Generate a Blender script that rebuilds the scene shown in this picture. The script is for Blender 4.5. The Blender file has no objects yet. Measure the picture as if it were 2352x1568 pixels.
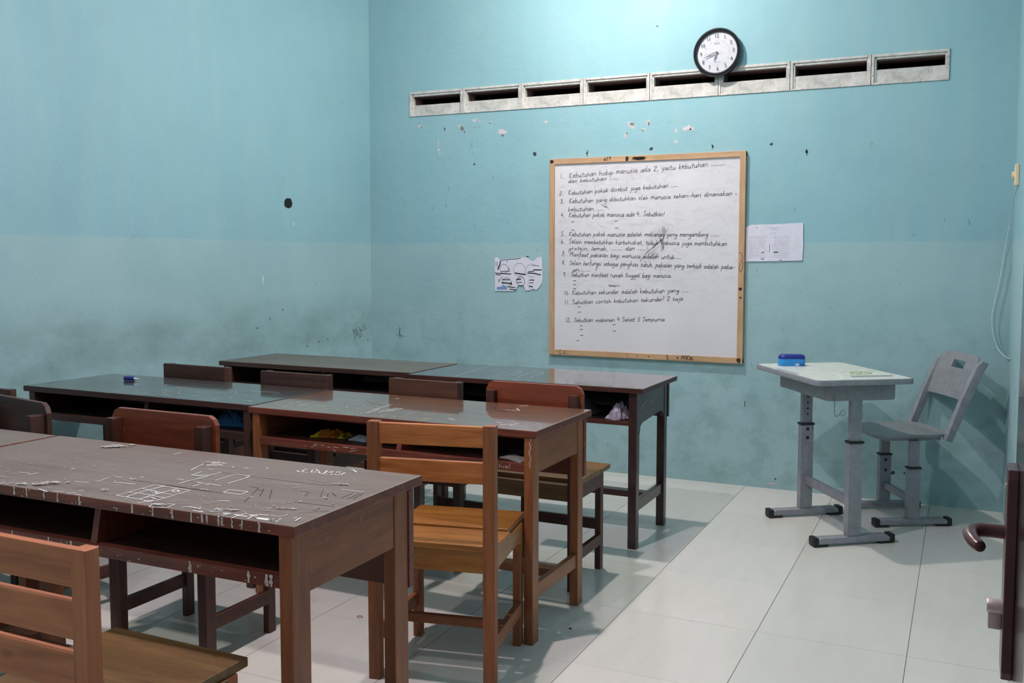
import bpy, bmesh, math, random
from mathutils import Vector, Matrix
sc = bpy.context.scene
COL = sc.collection
# ------------------------------------------------------------------ camera
cam_d = bpy.data.cameras.new('camera'); cam = bpy.data.objects.new('camera', cam_d); COL.objects.link(cam)
cam_d.sensor_fit = 'HORIZONTAL'; cam_d.sensor_width = 36; cam_d.lens = 2111.9*36/2352
cam_d.shift_x = -(1284.8-1176)/2352; cam_d.shift_y = (741.44-784)/2352
cam_d.clip_start = 0.02
YAW, PIT, ROL = 0.4151, -0.068, 0.0044
_f = Vector((-math.sin(YAW)*math.cos(PIT), math.cos(YAW)*math.cos(PIT), math.sin(PIT)))
_r = Vector((math.cos(YAW), math.sin(YAW), 0)); _u = _r.cross(_f)
_R = _r*math.cos(ROL)+_u*math.sin(ROL); _U = _u*math.cos(ROL)-_r*math.sin(ROL)
m = Matrix((_R, _U, -_f)).transposed().to_4x4(); m.translation = Vector((0, 0, 1.311)); cam.matrix_world = m
sc.camera = cam
# ------------------------------------------------------------------ world, exposure
sc.view_settings.view_transform = 'Standard'; sc.view_settings.look = 'None'
sc.view_settings.exposure = 0.0; sc.view_settings.gamma = 1.0; sc.view_settings.use_curve_mapping = False
wd = bpy.data.worlds.new('world'); sc.world = wd; wd.use_nodes = True
wd.node_tree.nodes['Background'].inputs[0].default_value = (0.85, 0.85, 0.85, 1)
wd.node_tree.nodes['Background'].inputs[1].default_value = 0.25
# lamp data, used by the lamp builder below: position, colour, radiance
LAMPS = [((-1.87, 4.22, 3.4), (1.0, 0.91, 0.85), 2400), ((-1.87, 2.1, 3.3), (1.0, 0.85, 0.88), 2450), ((-1.75, 0.75, 3.3), (1.0, 0.88, 0.85), 700)]
YW = 5.289          # whiteboard wall
XR = 0.217          # right wall
CZ = 3.55           # ceiling
DATA = {}
# stroke points measured on the board and the desk tops, in metres
DATA['T'] = [
    ['1.  Kebutuhan hidup manusia ada 2, yaitu kebutuhan .......', [-2.322, 1.816], [-1.285, 1.861], 1.15],
    ['dan kebutuhan .....', [-2.268, 1.788], [-1.937, 1.8], 0.9],
    ['2.  Kebutuhan pokok disebut juga kebutuhan ....', [-2.327, 1.713], [-1.566, 1.745], 1],
    ['3.  Kebutuhan yang dibutuhkan oleh manusia sehari-hari dinamakan -', [-2.321, 1.663], [-1.213, 1.688], 1],
    ['kebutuhan ....', [-2.267, 1.615], [-2.033, 1.615], 1],
    ['4.  Kebutuhan pokok manusia ada 4. Sebutkan!', [-2.316, 1.579], [-1.644, 1.576], 1],
    ['5.  Kebutuhan pokok manusia adalah makanan yang mengandung .....', [-2.316, 1.461], [-1.316, 1.453], 1],
    ['6.  Selain membutuhkan karbohidrat, tubuh manusia juga membutuhkan', [-2.315, 1.416], [-1.269, 1.4], 1],
    ['protein, lemak, ...... dan ....', [-2.261, 1.373], [-1.763, 1.373], 1],
    ['7.  Manfaat pakaian bagi manusia adalah untuk....', [-2.312, 1.338], [-1.539, 1.321], 1],
    ['8.  Selain berfungsi sebagai penghias tubuh, pakaian yang terbaik adalah pakai-', [-2.307, 1.285], [-1.216, 1.265], 1],
    ['an......', [-2.234, 1.243], [-2.12, 1.243], 0.9],
    ['9.  Sebutkan manfaat rumah tinggal bagi manusia.', [-2.3, 1.21], [-1.595, 1.211], 1],
    ['10. Kebutuhan sekunder adalah kebutuhan yang ....', [-2.294, 1.096], [-1.492, 1.127], 0.95],
    ['11. Sebutkan contoh kebutuhan sekunder! 2 saja', [-2.289, 1.036], [-1.526, 1.078], 0.95],
    ['12. Sebutkan makanan 4 Sehat 5 Sempurna', [-2.281, 0.926], [-1.638, 0.951], 0.95],
]
DATA['D'] = [
    [-2.245, 1.548],
    [-1.959, 1.55],
    [-2.244, 1.498],
    [-1.957, 1.507],
    [-2.231, 1.184],
    [-2.231, 1.16],
    [-2.231, 1.135],
    [-2.198, 1.023],
    [-2.198, 0.99],
    [-2.184, 0.905],
    [-1.966, 0.919],
    [-2.184, 0.883],
    [-1.964, 0.881],
    [-2.18, 0.846],
    [-2.206, 0.812],
]
DATA['S'] = [
    [[-1.656, 1.512], [-1.651, 1.457], [-1.664, 1.414]],
    [[-1.645, 1.512], [-1.644, 1.457], [-1.655, 1.423]],
    [[-1.634, 1.499], [-1.64, 1.457]],
    [[-1.651, 1.448], [-1.695, 1.406], [-1.749, 1.363], [-1.771, 1.328]],
    [[-1.66, 1.436], [-1.713, 1.389]],
    [[-1.646, 1.423], [-1.65, 1.376]],
    [[-1.669, 1.44], [-1.655, 1.389]],
    [[-1.678, 1.457], [-1.65, 1.406], [-1.659, 1.371]],
    [[-1.78, 1.328], [-1.794, 1.307]],
    [[-1.996, 1.161], [-1.926, 1.157]],
    [[-1.992, 1.156], [-1.949, 1.153]],
    [[-2.063, 1.283], [-2.082, 1.248]],
    [[-2.047, 1.652], [-2, 1.629]],
    [[-2.028, 1.634], [-2.01, 1.643]],
]
DATA['F'] = [
    [[-1.858, 1.569], [-1.857, 1.686], [-1.733, 1.679], [-1.733, 1.564], [-1.858, 1.569]],
    [[-1.861, 1.603], [-1.828, 1.608], [-1.735, 1.6]],
    [[-1.856, 1.644], [-1.807, 1.637], [-1.741, 1.628]],
    [[-1.824, 1.571], [-1.83, 1.61], [-1.826, 1.685]],
    [[-1.779, 1.565], [-1.781, 1.6], [-1.777, 1.678]],
    [[-1.81, 1.629], [-1.812, 1.642], [-1.779, 1.62]],
    [[-1.799, 1.625], [-1.774, 1.631]],
    [[-1.779, 1.583], [-1.769, 1.592], [-1.746, 1.584]],
    [[-1.773, 1.66], [-1.765, 1.669], [-1.747, 1.658], [-1.755, 1.649], [-1.773, 1.66]],
    [[-1.703, 1.526], [-1.718, 1.553], [-1.667, 1.568], [-1.66, 1.538], [-1.703, 1.526]],
    [[-1.698, 1.537], [-1.706, 1.55], [-1.686, 1.555], [-1.678, 1.542]],
    [[-1.752, 1.538], [-1.743, 1.568]],
    [[-1.755, 1.558], [-1.737, 1.558], [-1.742, 1.573]],
    [[-1.9, 1.845], [-1.927, 1.917]],
    [[-1.853, 1.799], [-1.811, 1.819]],
    [[-1.783, 1.751], [-1.732, 1.739]],
    [[-1.814, 1.731], [-1.806, 1.81]],
    [[-2.097, 1.974], [-2.102, 2.005]],
    [[-2.019, 1.647], [-2.023, 1.687]],
    [[-2.07, 1.624], [-2.027, 1.631]],
    [[-2.08, 1.603], [-2.078, 1.62]],
    [[-2.232, 1.538], [-2.229, 1.55]],
    [[-2.203, 1.531], [-2.202, 1.552]],
    [[-2.215, 1.526], [-2.218, 1.54]],
    [[-2.18, 1.542], [-2.173, 1.565]],
    [[-2.029, 1.532], [-2, 1.541]],
    [[-1.985, 1.534], [-1.965, 1.543]],
    [[-1.954, 1.534], [-1.935, 1.534]],
    [[-1.976, 1.562], [-1.966, 1.566]],
    [[-2.081, 1.533], [-2.039, 1.523]],
    [[-2.243, 1.624], [-2.239, 1.648]],
    [[-2.293, 1.635], [-2.253, 1.636]],
    [[-1.937, 1.59], [-1.94, 1.603], [-1.919, 1.598], [-1.918, 1.584], [-1.933, 1.592]],
    [[-2.016, 1.702], [-1.997, 1.705]],
    [[-1.957, 1.729], [-1.947, 1.731]],
    [[-1.974, 1.71], [-1.956, 1.702], [-1.952, 1.71]],
    [[-1.586, 1.543], [-1.558, 1.543]],
    [[-1.616, 1.566], [-1.588, 1.562], [-1.592, 1.573]],
    [[-1.972, 1.659], [-1.907, 1.668]],
    [[-2.197, 1.714], [-2.204, 1.728]],
    [[-1.645, 1.697], [-1.65, 1.723], [-1.596, 1.729], [-1.59, 1.698], [-1.645, 1.697]],
    [[-1.812, 1.718], [-1.809, 1.799], [-1.806, 1.855]],
    [[-1.753, 1.782], [-1.755, 1.857]],
    [[-1.7, 1.77], [-1.7, 1.833], [-1.707, 1.857]],
    [[-1.755, 1.857], [-1.705, 1.855]],
    [[-1.854, 1.8], [-1.813, 1.802]],
    [[-1.78, 1.748], [-1.755, 1.744]],
    [[-1.747, 1.748], [-1.699, 1.745]],
    [[-1.852, 1.801], [-1.859, 1.842]],
    [[-1.758, 1.712], [-1.758, 1.738]],
    [[-1.403, 1.842], [-1.335, 1.844]],
    [[-1.399, 1.586], [-1.381, 1.586], [-1.371, 1.594], [-1.372, 1.61]],
    [[-1.338, 1.59], [-1.335, 1.595]],
    [[-1.322, 1.575], [-1.327, 1.599]],
    [[-1.598, 1.631], [-1.572, 1.641]],
    [[-1.722, 1.698], [-1.699, 1.702]],
    [[-1.853, 1.751], [-1.833, 1.755]],
    [[-1.429, 1.58], [-1.405, 1.584]],
    [[-1.543, 1.555], [-1.524, 1.568]],
    [[-1.586, 1.543], [-1.559, 1.545]],
    [[-1.629, 1.553], [-1.625, 1.563], [-1.583, 1.561]],
    [[-1.448, 1.628], [-1.44, 1.636]],
    [[-1.828, 1.921], [-1.816, 1.915]],
]
DATA['G'] = [
    [[-1.5, 1.533], [-1.498, 1.544], [-1.502, 1.562]],
    [[-1.511, 1.558], [-1.493, 1.562]],
    [[-1.467, 1.539], [-1.467, 1.558], [-1.464, 1.579]],
    [[-1.48, 1.56], [-1.444, 1.559]],
    [[-1.43, 1.548], [-1.435, 1.569], [-1.432, 1.578]],
    [[-1.447, 1.571], [-1.43, 1.575]],
    [[-1.417, 1.561], [-1.387, 1.564]],
    [[-1.411, 1.557], [-1.384, 1.558]],
    [[-1.378, 1.568], [-1.374, 1.577], [-1.362, 1.575], [-1.362, 1.56], [-1.374, 1.555], [-1.357, 1.557]],
    [[-1.636, 1.958], [-1.624, 1.954]],
    [[-1.627, 1.987], [-1.624, 1.969], [-1.613, 1.955], [-1.598, 1.953]],
    [[-1.584, 1.982], [-1.602, 1.993], [-1.603, 1.984], [-1.593, 1.966], [-1.581, 1.96], [-1.583, 1.979], [-1.564, 1.964], [-1.553, 1.965], [-1.562, 1.992]],
    [[-1.554, 1.96], [-1.537, 1.963], [-1.546, 1.996], [-1.549, 1.99], [-1.533, 1.965], [-1.516, 1.966], [-1.526, 2], [-1.53, 1.996], [-1.506, 1.967], [-1.505, 1.994]],
    [[-1.522, 2.034], [-1.509, 2.034], [-1.482, 2.014]],
]
DATA['B'] = [
    [-1.911, 1.944, 0.05, 0.022],
    [-1.882, 1.92, 0.035, 0.018],
    [-1.783, 1.924, 0.016, 0.012],
    [-1.859, 1.874, 0.01, 0.008],
    [-1.727, 1.947, 0.006, 0.006],
    [-1.691, 1.949, 0.004, 0.004],
    [-1.55, 1.691, 0.008, 0.006],
    [-1.439, 1.693, 0.01, 0.006],
    [-1.42, 1.711, 0.007, 0.006],
    [-1.388, 1.761, 0.009, 0.006],
    [-1.335, 1.724, 0.004, 0.004],
    [-1.421, 1.644, 0.022, 0.01],
    [-1.392, 1.649, 0.016, 0.005],
    [-1.45, 1.652, 0.005, 0.004],
    [-1.507, 1.584, 0.028, 0.01],
    [-1.34, 1.665, 0.005, 0.004],
    [-1.344, 1.68, 0.006, 0.004],
    [-1.436, 1.884, 0.028, 0.01],
    [-1.751, 1.875, 0.006, 0.004],
    [-1.542, 1.576, 0.02, 0.012],
    [-2.005, 1.906, 0.006, 0.004],
    [-2.345, 1.992, 0.045, 0.02],
    [-2.353, 1.967, 0.03, 0.016],
    [-2.32, 2.019, 0.018, 0.008],
    [-2.126, 1.562, 0.025, 0.014],
    [-2.168, 1.547, 0.02, 0.01],
    [-1.925, 1.592, 0.01, 0.006],
    [-1.69, 1.545, 0.02, 0.01],
    [-1.927, 1.929, 0.02, 0.008],
    [-2.072, 1.607, 0.008, 0.006],
    [-2.102, 1.588, 0.03, 0.014],
]
DATA['C'] = [
    [[-1.95, 1.7], [-1.854, 1.697], [-1.69, 1.697]],
    [[-1.829, 1.692], [-1.641, 1.693]],
    [[-1.804, 1.86], [-1.729, 1.858], [-1.519, 1.859], [-1.447, 1.866]],
    [[-1.63, 1.772], [-1.6, 1.771], [-1.538, 1.654]],
    [[-1.58, 1.746], [-1.579, 1.766], [-1.54, 1.707]],
    [[-1.558, 1.771], [-1.505, 1.701]],
    [[-1.485, 1.79], [-1.46, 1.792], [-1.442, 1.753]],
    [[-1.445, 1.828], [-1.403, 1.762]],
    [[-1.407, 1.797], [-1.374, 1.748]],
    [[-1.403, 1.808], [-1.374, 1.784]],
    [[-1.352, 1.776], [-1.355, 1.826]],
    [[-1.333, 1.776], [-1.339, 1.829]],
    [[-1.322, 1.781], [-1.331, 1.837]],
    [[-1.45, 1.699], [-1.32, 1.707]],
    [[-1.359, 1.628], [-1.309, 1.671]],
]
DATA['E1'] = [-1.645, -1.588, -1.557, -1.542, -1.509, -1.5, -1.471, -1.443, -1.395, -2.167, -2.123, -2.062, -2.014, -1.94, -1.768, -1.704]
DATA['E2'] = [-1.89, -1.601, -1.432, -1.382, -1.37, -2.188, -2.058, -1.981]
DATA['M'] = [
    [[-1.469, 2.819], [-1.426, 2.824], [-1.421, 2.858], [-1.418, 2.875]],
    [[-1.458, 2.809], [-1.442, 2.832], [-1.415, 2.813], [-1.403, 2.834]],
    [[-1.498, 2.853], [-1.473, 2.849]],
    [[-1.592, 3.104], [-1.535, 3.112], [-1.568, 3.153]],
    [[-2.374, 2.849], [-2.355, 2.878]],
    [[-2.049, 2.887], [-2.054, 3.021]],
    [[-2, 2.855], [-1.988, 2.973]],
    [[-1.98, 2.883], [-1.964, 2.965]],
    [[-2.135, 3.171], [-2.115, 3.168]],
    [[-2.029, 2.823], [-2.034, 2.913]],
    [[-1.581, 3.205], [-1.558, 3.236]],
    [[-1.688, 2.846], [-1.654, 2.828]],
]
DATA['MC'] = [
    [[-1.749, 2.992], [-1.605, 2.988], [-1.525, 3.008]],
    [[-2.207, 3.072], [-2.142, 3.019], [-2.069, 2.993]],
    [[-1.683, 3.157], [-1.604, 3.079], [-1.585, 3.164], [-1.655, 3.251]],
    [[-1.648, 3.115], [-1.579, 3.054], [-1.565, 3.135]],
]
DATA['R'] = [
    [[-2.278, 3.897], [-2.341, 4.407]],
    [[-2.118, 4.045], [-2.127, 4.204], [-2.065, 4.203], [-2.032, 4.039]],
    [[-2.07, 4.044], [-2.081, 4.211]],
    [[-2.117, 3.975], [-2.119, 4.069]],
    [[-1.989, 4.013], [-2.001, 4.209], [-1.939, 4.205], [-1.928, 4.02]],
    [[-1.989, 4.084], [-1.963, 4.193]],
    [[-2.474, 4.382], [-2.437, 4.389]],
]
DATA['L'] = [
    [[-2.851, 2.828], [-2.804, 2.838]],
    [[-2.929, 2.928], [-2.867, 3.032]],
    [[-2.896, 3.063], [-2.678, 3.1]],
    [[-3.086, 2.84], [-3.03, 2.837]],
    [[-2.864, 2.968], [-2.85, 2.983]],
    [[-3.098, 2.99], [-3.073, 3.011]],
    [[-3.025, 3.071], [-2.967, 3.075]],
]
random.seed(4)
# ------------------------------------------------------------------ material helpers
def srgb(r, g, b):
    f = lambda c: (c/255)/12.92 if c/255 <= 0.04045 else ((c/255+0.055)/1.055)**2.4
    return (f(r), f(g), f(b), 1)
class NT:
    def __init__(s, name):
        s.m = bpy.data.materials.new(name); s.m.use_nodes = True; s.t = s.m.node_tree; s.n = s.t.nodes
        s.b = s.n['Principled BSDF']
    def node(s, typ, **kw):
        n = s.n.new(typ)
        for k, v in kw.items():
            if k in n.bl_rna.properties.keys(): setattr(n, k, v)
        return n
    def link(s, a, b): s.t.links.new(a, b)
    def val(s, sock, v):
        if isinstance(v, bpy.types.NodeSocket): s.link(v, sock)
        else: sock.default_value = v
    def math(s, op, a, b=None, clamp=False):
        n = s.n.new('ShaderNodeMath'); n.operation = op; n.use_clamp = clamp; s.val(n.inputs[0], a)
        if b is not None: s.val(n.inputs[1], b)
        return n.outputs[0]
    def mix(s, f, a, b, blend='MIX'):
        n = s.n.new('ShaderNodeMix'); n.data_type = 'RGBA'; n.blend_type = blend
        s.val(n.inputs[0], f); s.val(n.inputs[6], a); s.val(n.inputs[7], b); return n.outputs[2]
    def noise(s, vec, scale, detail=4, rough=0.55, dist=0.0):
        n = s.n.new('ShaderNodeTexNoise'); n.inputs['Scale'].default_value = scale; n.inputs['Detail'].default_value = detail
        n.inputs['Roughness'].default_value = rough; n.inputs['Distortion'].default_value = dist; s.link(vec, n.inputs['Vector']); return n.outputs[0]
    def ramp(s, fac, pts):
        n = s.n.new('ShaderNodeValToRGB'); s.link(fac, n.inputs[0]); e = n.color_ramp.elements
        while len(e) < len(pts): e.new(0.5)
        for k, (p, c) in enumerate(pts):
            e[k].position = p; e[k].color = c if len(c) == 4 else (*c, 1)
        return n.outputs[0]
    def step(s, fac, a, b):
        n = s.n.new('ShaderNodeMapRange'); n.interpolation_type = 'SMOOTHSTEP'; s.link(fac, n.inputs[0]); n.inputs[1].default_value = a; n.inputs[2].default_value = b; return n.outputs[0]
    def coord(s, scale=(1, 1, 1), loc=(0, 0, 0), rnd=False):
        tc = s.n.new('ShaderNodeTexCoord'); mp = s.n.new('ShaderNodeMapping'); s.link(tc.outputs['Object'], mp.inputs[0])
        mp.inputs['Scale'].default_value = scale; mp.inputs['Location'].default_value = loc
        if rnd:
            oi = s.n.new('ShaderNodeObjectInfo'); c = s.n.new('ShaderNodeCombineXYZ'); k = s.math('MULTIPLY', oi.outputs['Random'], 37.0)
            s.link(k, c.inputs[0]); s.link(k, c.inputs[1]); s.link(k, c.inputs[2]); s.link(c.outputs[0], mp.inputs['Location'])
        return mp.outputs[0]
    def bump(s, h, strength=0.2, dist=0.01):
        n = s.n.new('ShaderNodeBump'); n.inputs['Strength'].default_value = strength; n.inputs['Distance'].default_value = dist
        s.link(h, n.inputs['Height']); s.link(n.outputs[0], s.b.inputs['Normal'])
def plain(name, col, rough=0.5, metal=0.0, spec=0.5, coat=0.0, var=0.06, emit=None):
    t = NT(name); v = t.coord(); n = t.noise(v, 30, 3)
    dk = tuple(c*(1-var*2) for c in col[:3])+(1,); lt = tuple(min(1, c*(1+var*2)) for c in col[:3])+(1,)
    t.link(t.ramp(n, [(0.3, dk), (0.7, lt)]), t.b.inputs['Base Color'])
    t.b.inputs['Roughness'].default_value = rough; t.b.inputs['Metallic'].default_value = metal
    t.b.inputs['Specular IOR Level'].default_value = spec; t.b.inputs['Coat Weight'].default_value = coat
    if emit: t.b.inputs['Emission Color'].default_value = (*emit[0], 1); t.b.inputs['Emission Strength'].default_value = emit[1]
    return t.m
def wood(name, base, dark, light, axis='x', rough=0.4, coat=0.0, coat_rough=0.1, wear=0.0, wearcol=(0.42, 0.38, 0.34, 1), grain=1.0, spec=0.5, painted_haze=0.0, painted_hazecol=None, knots=0.0):
    t = NT(name); sc_ = dict(x=(1.1, 13, 13), y=(13, 1.1, 13), z=(13, 13, 1.1))[axis]
    v = t.coord(sc_, rnd=True); g = t.noise(v, 2.2*grain, 8, 0.62, 0.7); g2 = t.noise(v, 9*grain, 4, 0.6, 0.2)
    gm = t.math('ADD', t.math('MULTIPLY', g, 0.72), t.math('MULTIPLY', g2, 0.28))
    c = t.ramp(gm, [(0.32, dark), (0.5, base), (0.68, light)])
    v2 = t.coord(rnd=True)
    blot = t.noise(v2, 3.5, 4)
    c = t.mix(t.step(blot, 0.4, 0.75), c, t.mix(0.35, c, dark))
    if painted_haze:
        h = t.step(t.noise(v2, 2.3, 5, 0.6), 0.3, 0.7); c = t.mix(t.math('MULTIPLY', h, painted_haze), c, painted_hazecol)  # grey reflections of walls and ceiling painted into the top colour in patches
    if knots:
        vo = t.n.new('ShaderNodeTexVoronoi'); vo.inputs['Scale'].default_value = 1.0
        kv = t.coord(dict(x=(5, 11, 11), y=(11, 5, 11), z=(11, 11, 5))[axis], rnd=True); t.link(kv, vo.inputs['Vector'])
        k = t.math('SUBTRACT', 1.0, t.step(vo.outputs['Distance'], 0.05, 0.13)); c = t.mix(t.math('MULTIPLY', k, knots), c, tuple(x*0.45 for x in dark[:3])+(1,))
    if wear:
        w1 = t.step(t.noise(v2, 26, 9, 0.75), 0.60, 0.68); w2 = t.step(t.noise(v2, 3.1, 2), 0.42, 0.62)
        sv = t.coord(dict(x=(3, 60, 60), y=(60, 3, 60), z=(60, 60, 3))[axis], rnd=True)
        w3 = t.step(t.noise(sv, 2.0, 5, 0.7, 1.2), 0.66, 0.72)
        w = t.math('MAXIMUM', t.math('MULTIPLY', w1, w2), t.math('MULTIPLY', w3, 0.7)); c = t.mix(t.math('MULTIPLY', w, wear), c, wearcol)
    t.link(c, t.b.inputs['Base Color'])
    r = t.math('ADD', rough-0.07, t.math('MULTIPLY', blot, 0.16)); t.link(r, t.b.inputs['Roughness'])
    t.b.inputs['Coat Weight'].default_value = coat; t.b.inputs['Coat Roughness'].default_value = coat_rough
    t.b.inputs['Specular IOR Level'].default_value = spec
    t.bump(gm, 0.12, 0.004)
    return t.m
_w = {}
def ws(key, **kw):
    "set of three woods, one per grain axis"
    for a in 'xyz': _w[key+a] = wood('wood_'+key+'_'+a, axis=a, **kw)
S = srgb
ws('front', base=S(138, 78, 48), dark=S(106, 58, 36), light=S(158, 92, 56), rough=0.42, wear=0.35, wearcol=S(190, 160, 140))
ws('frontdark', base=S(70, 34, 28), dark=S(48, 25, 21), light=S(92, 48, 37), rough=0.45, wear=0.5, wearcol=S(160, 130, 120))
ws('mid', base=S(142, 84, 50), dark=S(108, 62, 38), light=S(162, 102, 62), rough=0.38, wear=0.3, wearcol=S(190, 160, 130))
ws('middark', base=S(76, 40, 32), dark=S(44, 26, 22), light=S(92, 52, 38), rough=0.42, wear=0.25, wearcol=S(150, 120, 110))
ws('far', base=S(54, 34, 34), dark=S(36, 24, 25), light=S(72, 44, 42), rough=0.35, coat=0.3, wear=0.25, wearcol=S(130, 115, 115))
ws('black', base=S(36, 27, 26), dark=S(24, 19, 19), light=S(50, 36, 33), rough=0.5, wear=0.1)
ws('pine', base=S(190, 110, 56), dark=S(146, 76, 36), light=S(212, 134, 76), rough=0.42, grain=1.3, knots=0.75, coat=0.2)
ws('pineseat', base=S(150, 96, 40), dark=S(116, 70, 30), light=S(176, 118, 54), rough=0.42, grain=1.2, coat=0.2)
ws('pinedark', base=S(146, 84, 48), dark=S(112, 62, 36), light=S(166, 102, 60), rough=0.5, wear=0.25, wearcol=S(170, 140, 110))
ws('pineold', base=S(182, 104, 64), dark=S(142, 80, 50), light=S(200, 124, 80), rough=0.5, wear=0.2, wearcol=S(185, 150, 120), knots=0.5)
ws('red', base=S(128, 58, 34), dark=S(96, 40, 26), light=S(148, 72, 42), rough=0.36, coat=0.2, wear=0.35, wearcol=S(190, 140, 115))
ws('umber', base=S(84, 50, 38), dark=S(58, 36, 30), light=S(104, 64, 46), rough=0.42, wear=0.2, wearcol=S(150, 120, 100))
ws('dusk', base=S(70, 42, 35), dark=S(48, 30, 26), light=S(90, 56, 45), rough=0.45, wear=0.3, wearcol=S(130, 110, 100))
ws('edge', base=S(112, 56, 42), dark=S(80, 38, 30), light=S(136, 72, 54), rough=0.42, wear=0.4, wearcol=S(180, 140, 130))
ws('seatbrown', base=S(116, 86, 52), dark=S(86, 62, 38), light=S(138, 106, 66), rough=0.42, wear=0.15, wearcol=S(160, 130, 90))
M_top_front = wood('wood_top_front', base=S(114, 93, 84), dark=S(94, 76, 69), light=S(126, 106, 95), rough=0.45, coat=0.2, coat_rough=0.2, wear=0.12, wearcol=S(170, 165, 160), painted_haze=0.5, painted_hazecol=S(120, 106, 98))
M_top_mid = wood('wood_top_mid', base=S(112, 76, 54), dark=S(84, 54, 40), light=S(132, 92, 64), rough=0.3, coat=1.0, coat_rough=0.06, wear=0.45, wearcol=S(190, 180, 160), painted_haze=0.4, painted_hazecol=S(100, 86, 72), spec=0.6)
M_top_midl = wood('wood_top_left', base=S(62, 52, 48), dark=S(46, 40, 38), light=S(74, 60, 54), rough=0.3, coat=1.0, coat_rough=0.07, wear=0.35, wearcol=S(180, 185, 180), painted_haze=0.5, painted_hazecol=S(62, 62, 60))
M_top_far = wood('wood_top_far', base=S(58, 42, 42), dark=S(42, 32, 33), light=S(72, 52, 50), rough=0.28, coat=1.0, coat_rough=0.06, wear=0.2, wearcol=S(150, 150, 150))
M_top_farl = wood('wood_top_far_left', base=S(92, 80, 68), dark=S(72, 62, 54), light=S(106, 92, 78), rough=0.45, coat=0.5, coat_rough=0.3, wear=0.3, wearcol=S(150, 145, 130))
M_chalk = plain('white_chalk', S(222, 222, 222), 0.9)
M_crack = plain('dark_crack', S(38, 30, 27), 0.8)
M_ink = plain('black_ink', S(38, 38, 42), 0.7)
M_inkgrey = plain('grey_ink', S(128, 126, 130), 0.8)
M_grey = plain('grey_metal', S(136, 139, 147), 0.42, 0.0, 0.5)
M_greypl = plain('grey_plastic', S(134, 137, 142), 0.42)
M_black = plain('black_rubber', S(22, 23, 25), 0.5)
M_white = plain('white_laminate', S(212, 214, 204), 0.3)
M_paper = plain('paper', S(214, 215, 228), 0.8, var=0.02)
M_dooredge = plain('brown_lacquer', S(98, 66, 68), 0.28, 0.3)
M_chrome = plain('satin_steel', S(204, 186, 188), 0.35, 0.4)

# wall paint
def wall_mat(name, axis_h, grime=0.0):
    t = NT(name); v = t.coord()
    sep = t.n.new('ShaderNodeSeparateXYZ'); t.link(v, sep.inputs[0]); z = sep.outputs['Z']
    up = S(139, 183, 194); lo = S(154, 188, 194)
    c = t.mix(t.step(t.math('ADD', z, t.math('MULTIPLY', t.math('SUBTRACT', t.noise(v, 6, 2), 0.5), 0.012)), 1.415, 1.425), lo, up)
    sv = t.coord((7, 7, 1.0))
    c = t.mix(t.math('MULTIPLY', t.step(t.noise(sv, 1.2, 5, 0.6), 0.35, 0.75), 0.35), c, S(158, 190, 190))
    c = t.mix(t.math('MULTIPLY', t.step(t.noise(v, 1.7, 4, 0.6), 0.4, 0.7), 0.30), c, S(126, 167, 178))
    # greenish damp mottling of the lower wall
    lowm = t.math('SUBTRACT', 1.0, t.step(z, 0.5, 1.3))
    c = t.mix(t.math('MULTIPLY', t.math('MULTIPLY', lowm, t.step(t.noise(v, 7, 6, 0.65), 0.42, 0.68)), 0.55), c, S(122, 156, 158))
    # smudges
    sm = t.math('MULTIPLY', t.step(t.noise(v, 11, 7, 0.7), 0.62, 0.74), t.step(t.noise(v, 2.3, 2), 0.45, 0.65))
    c = t.mix(t.math('MULTIPLY', sm, 0.5), c, S(84, 118, 122))
    sp = t.math('MULTIPLY', t.step(t.noise(v, 42, 3, 0.6), 0.72, 0.77), t.step(t.noise(v, 3, 2), 0.4, 0.6))
    c = t.mix(t.math('MULTIPLY', sp, 0.5), c, S(80, 105, 108))
    if grime:
        zz = t.math('ADD', z, t.math('MULTIPLY', t.math('SUBTRACT', t.noise(v, 1.6, 4), 0.5), 0.25))
        band = t.math('MULTIPLY', t.step(zz, 0.70, 0.80), t.math('SUBTRACT', 1.0, t.step(zz, 0.88, 1.12)))
        st = t.coord((1.5, 1.5, 3)); band = t.math('MULTIPLY', band, t.step(t.noise(st, 1.5, 7, 0.65), 0.25, 0.8))
        c = t.mix(t.math('MULTIPLY', band, grime), c, S(110, 138, 136))
    t.link(c, t.b.inputs['Base Color']); t.b.inputs['Roughness'].default_value = 0.62
    t.b.inputs['Specular IOR Level'].default_value = 0.35
    b = t.math('ADD', t.noise(v, 9, 6, 0.6), t.math('MULTIPLY', t.noise(v, 60, 3), 0.15))
    t.bump(b, 0.18, 0.02); return t.m
M_wall = wall_mat('teal_wall_paint', 'x'); M_wall_left = wall_mat('teal_wall_paint_grimy', 'y', 0.75)
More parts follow.
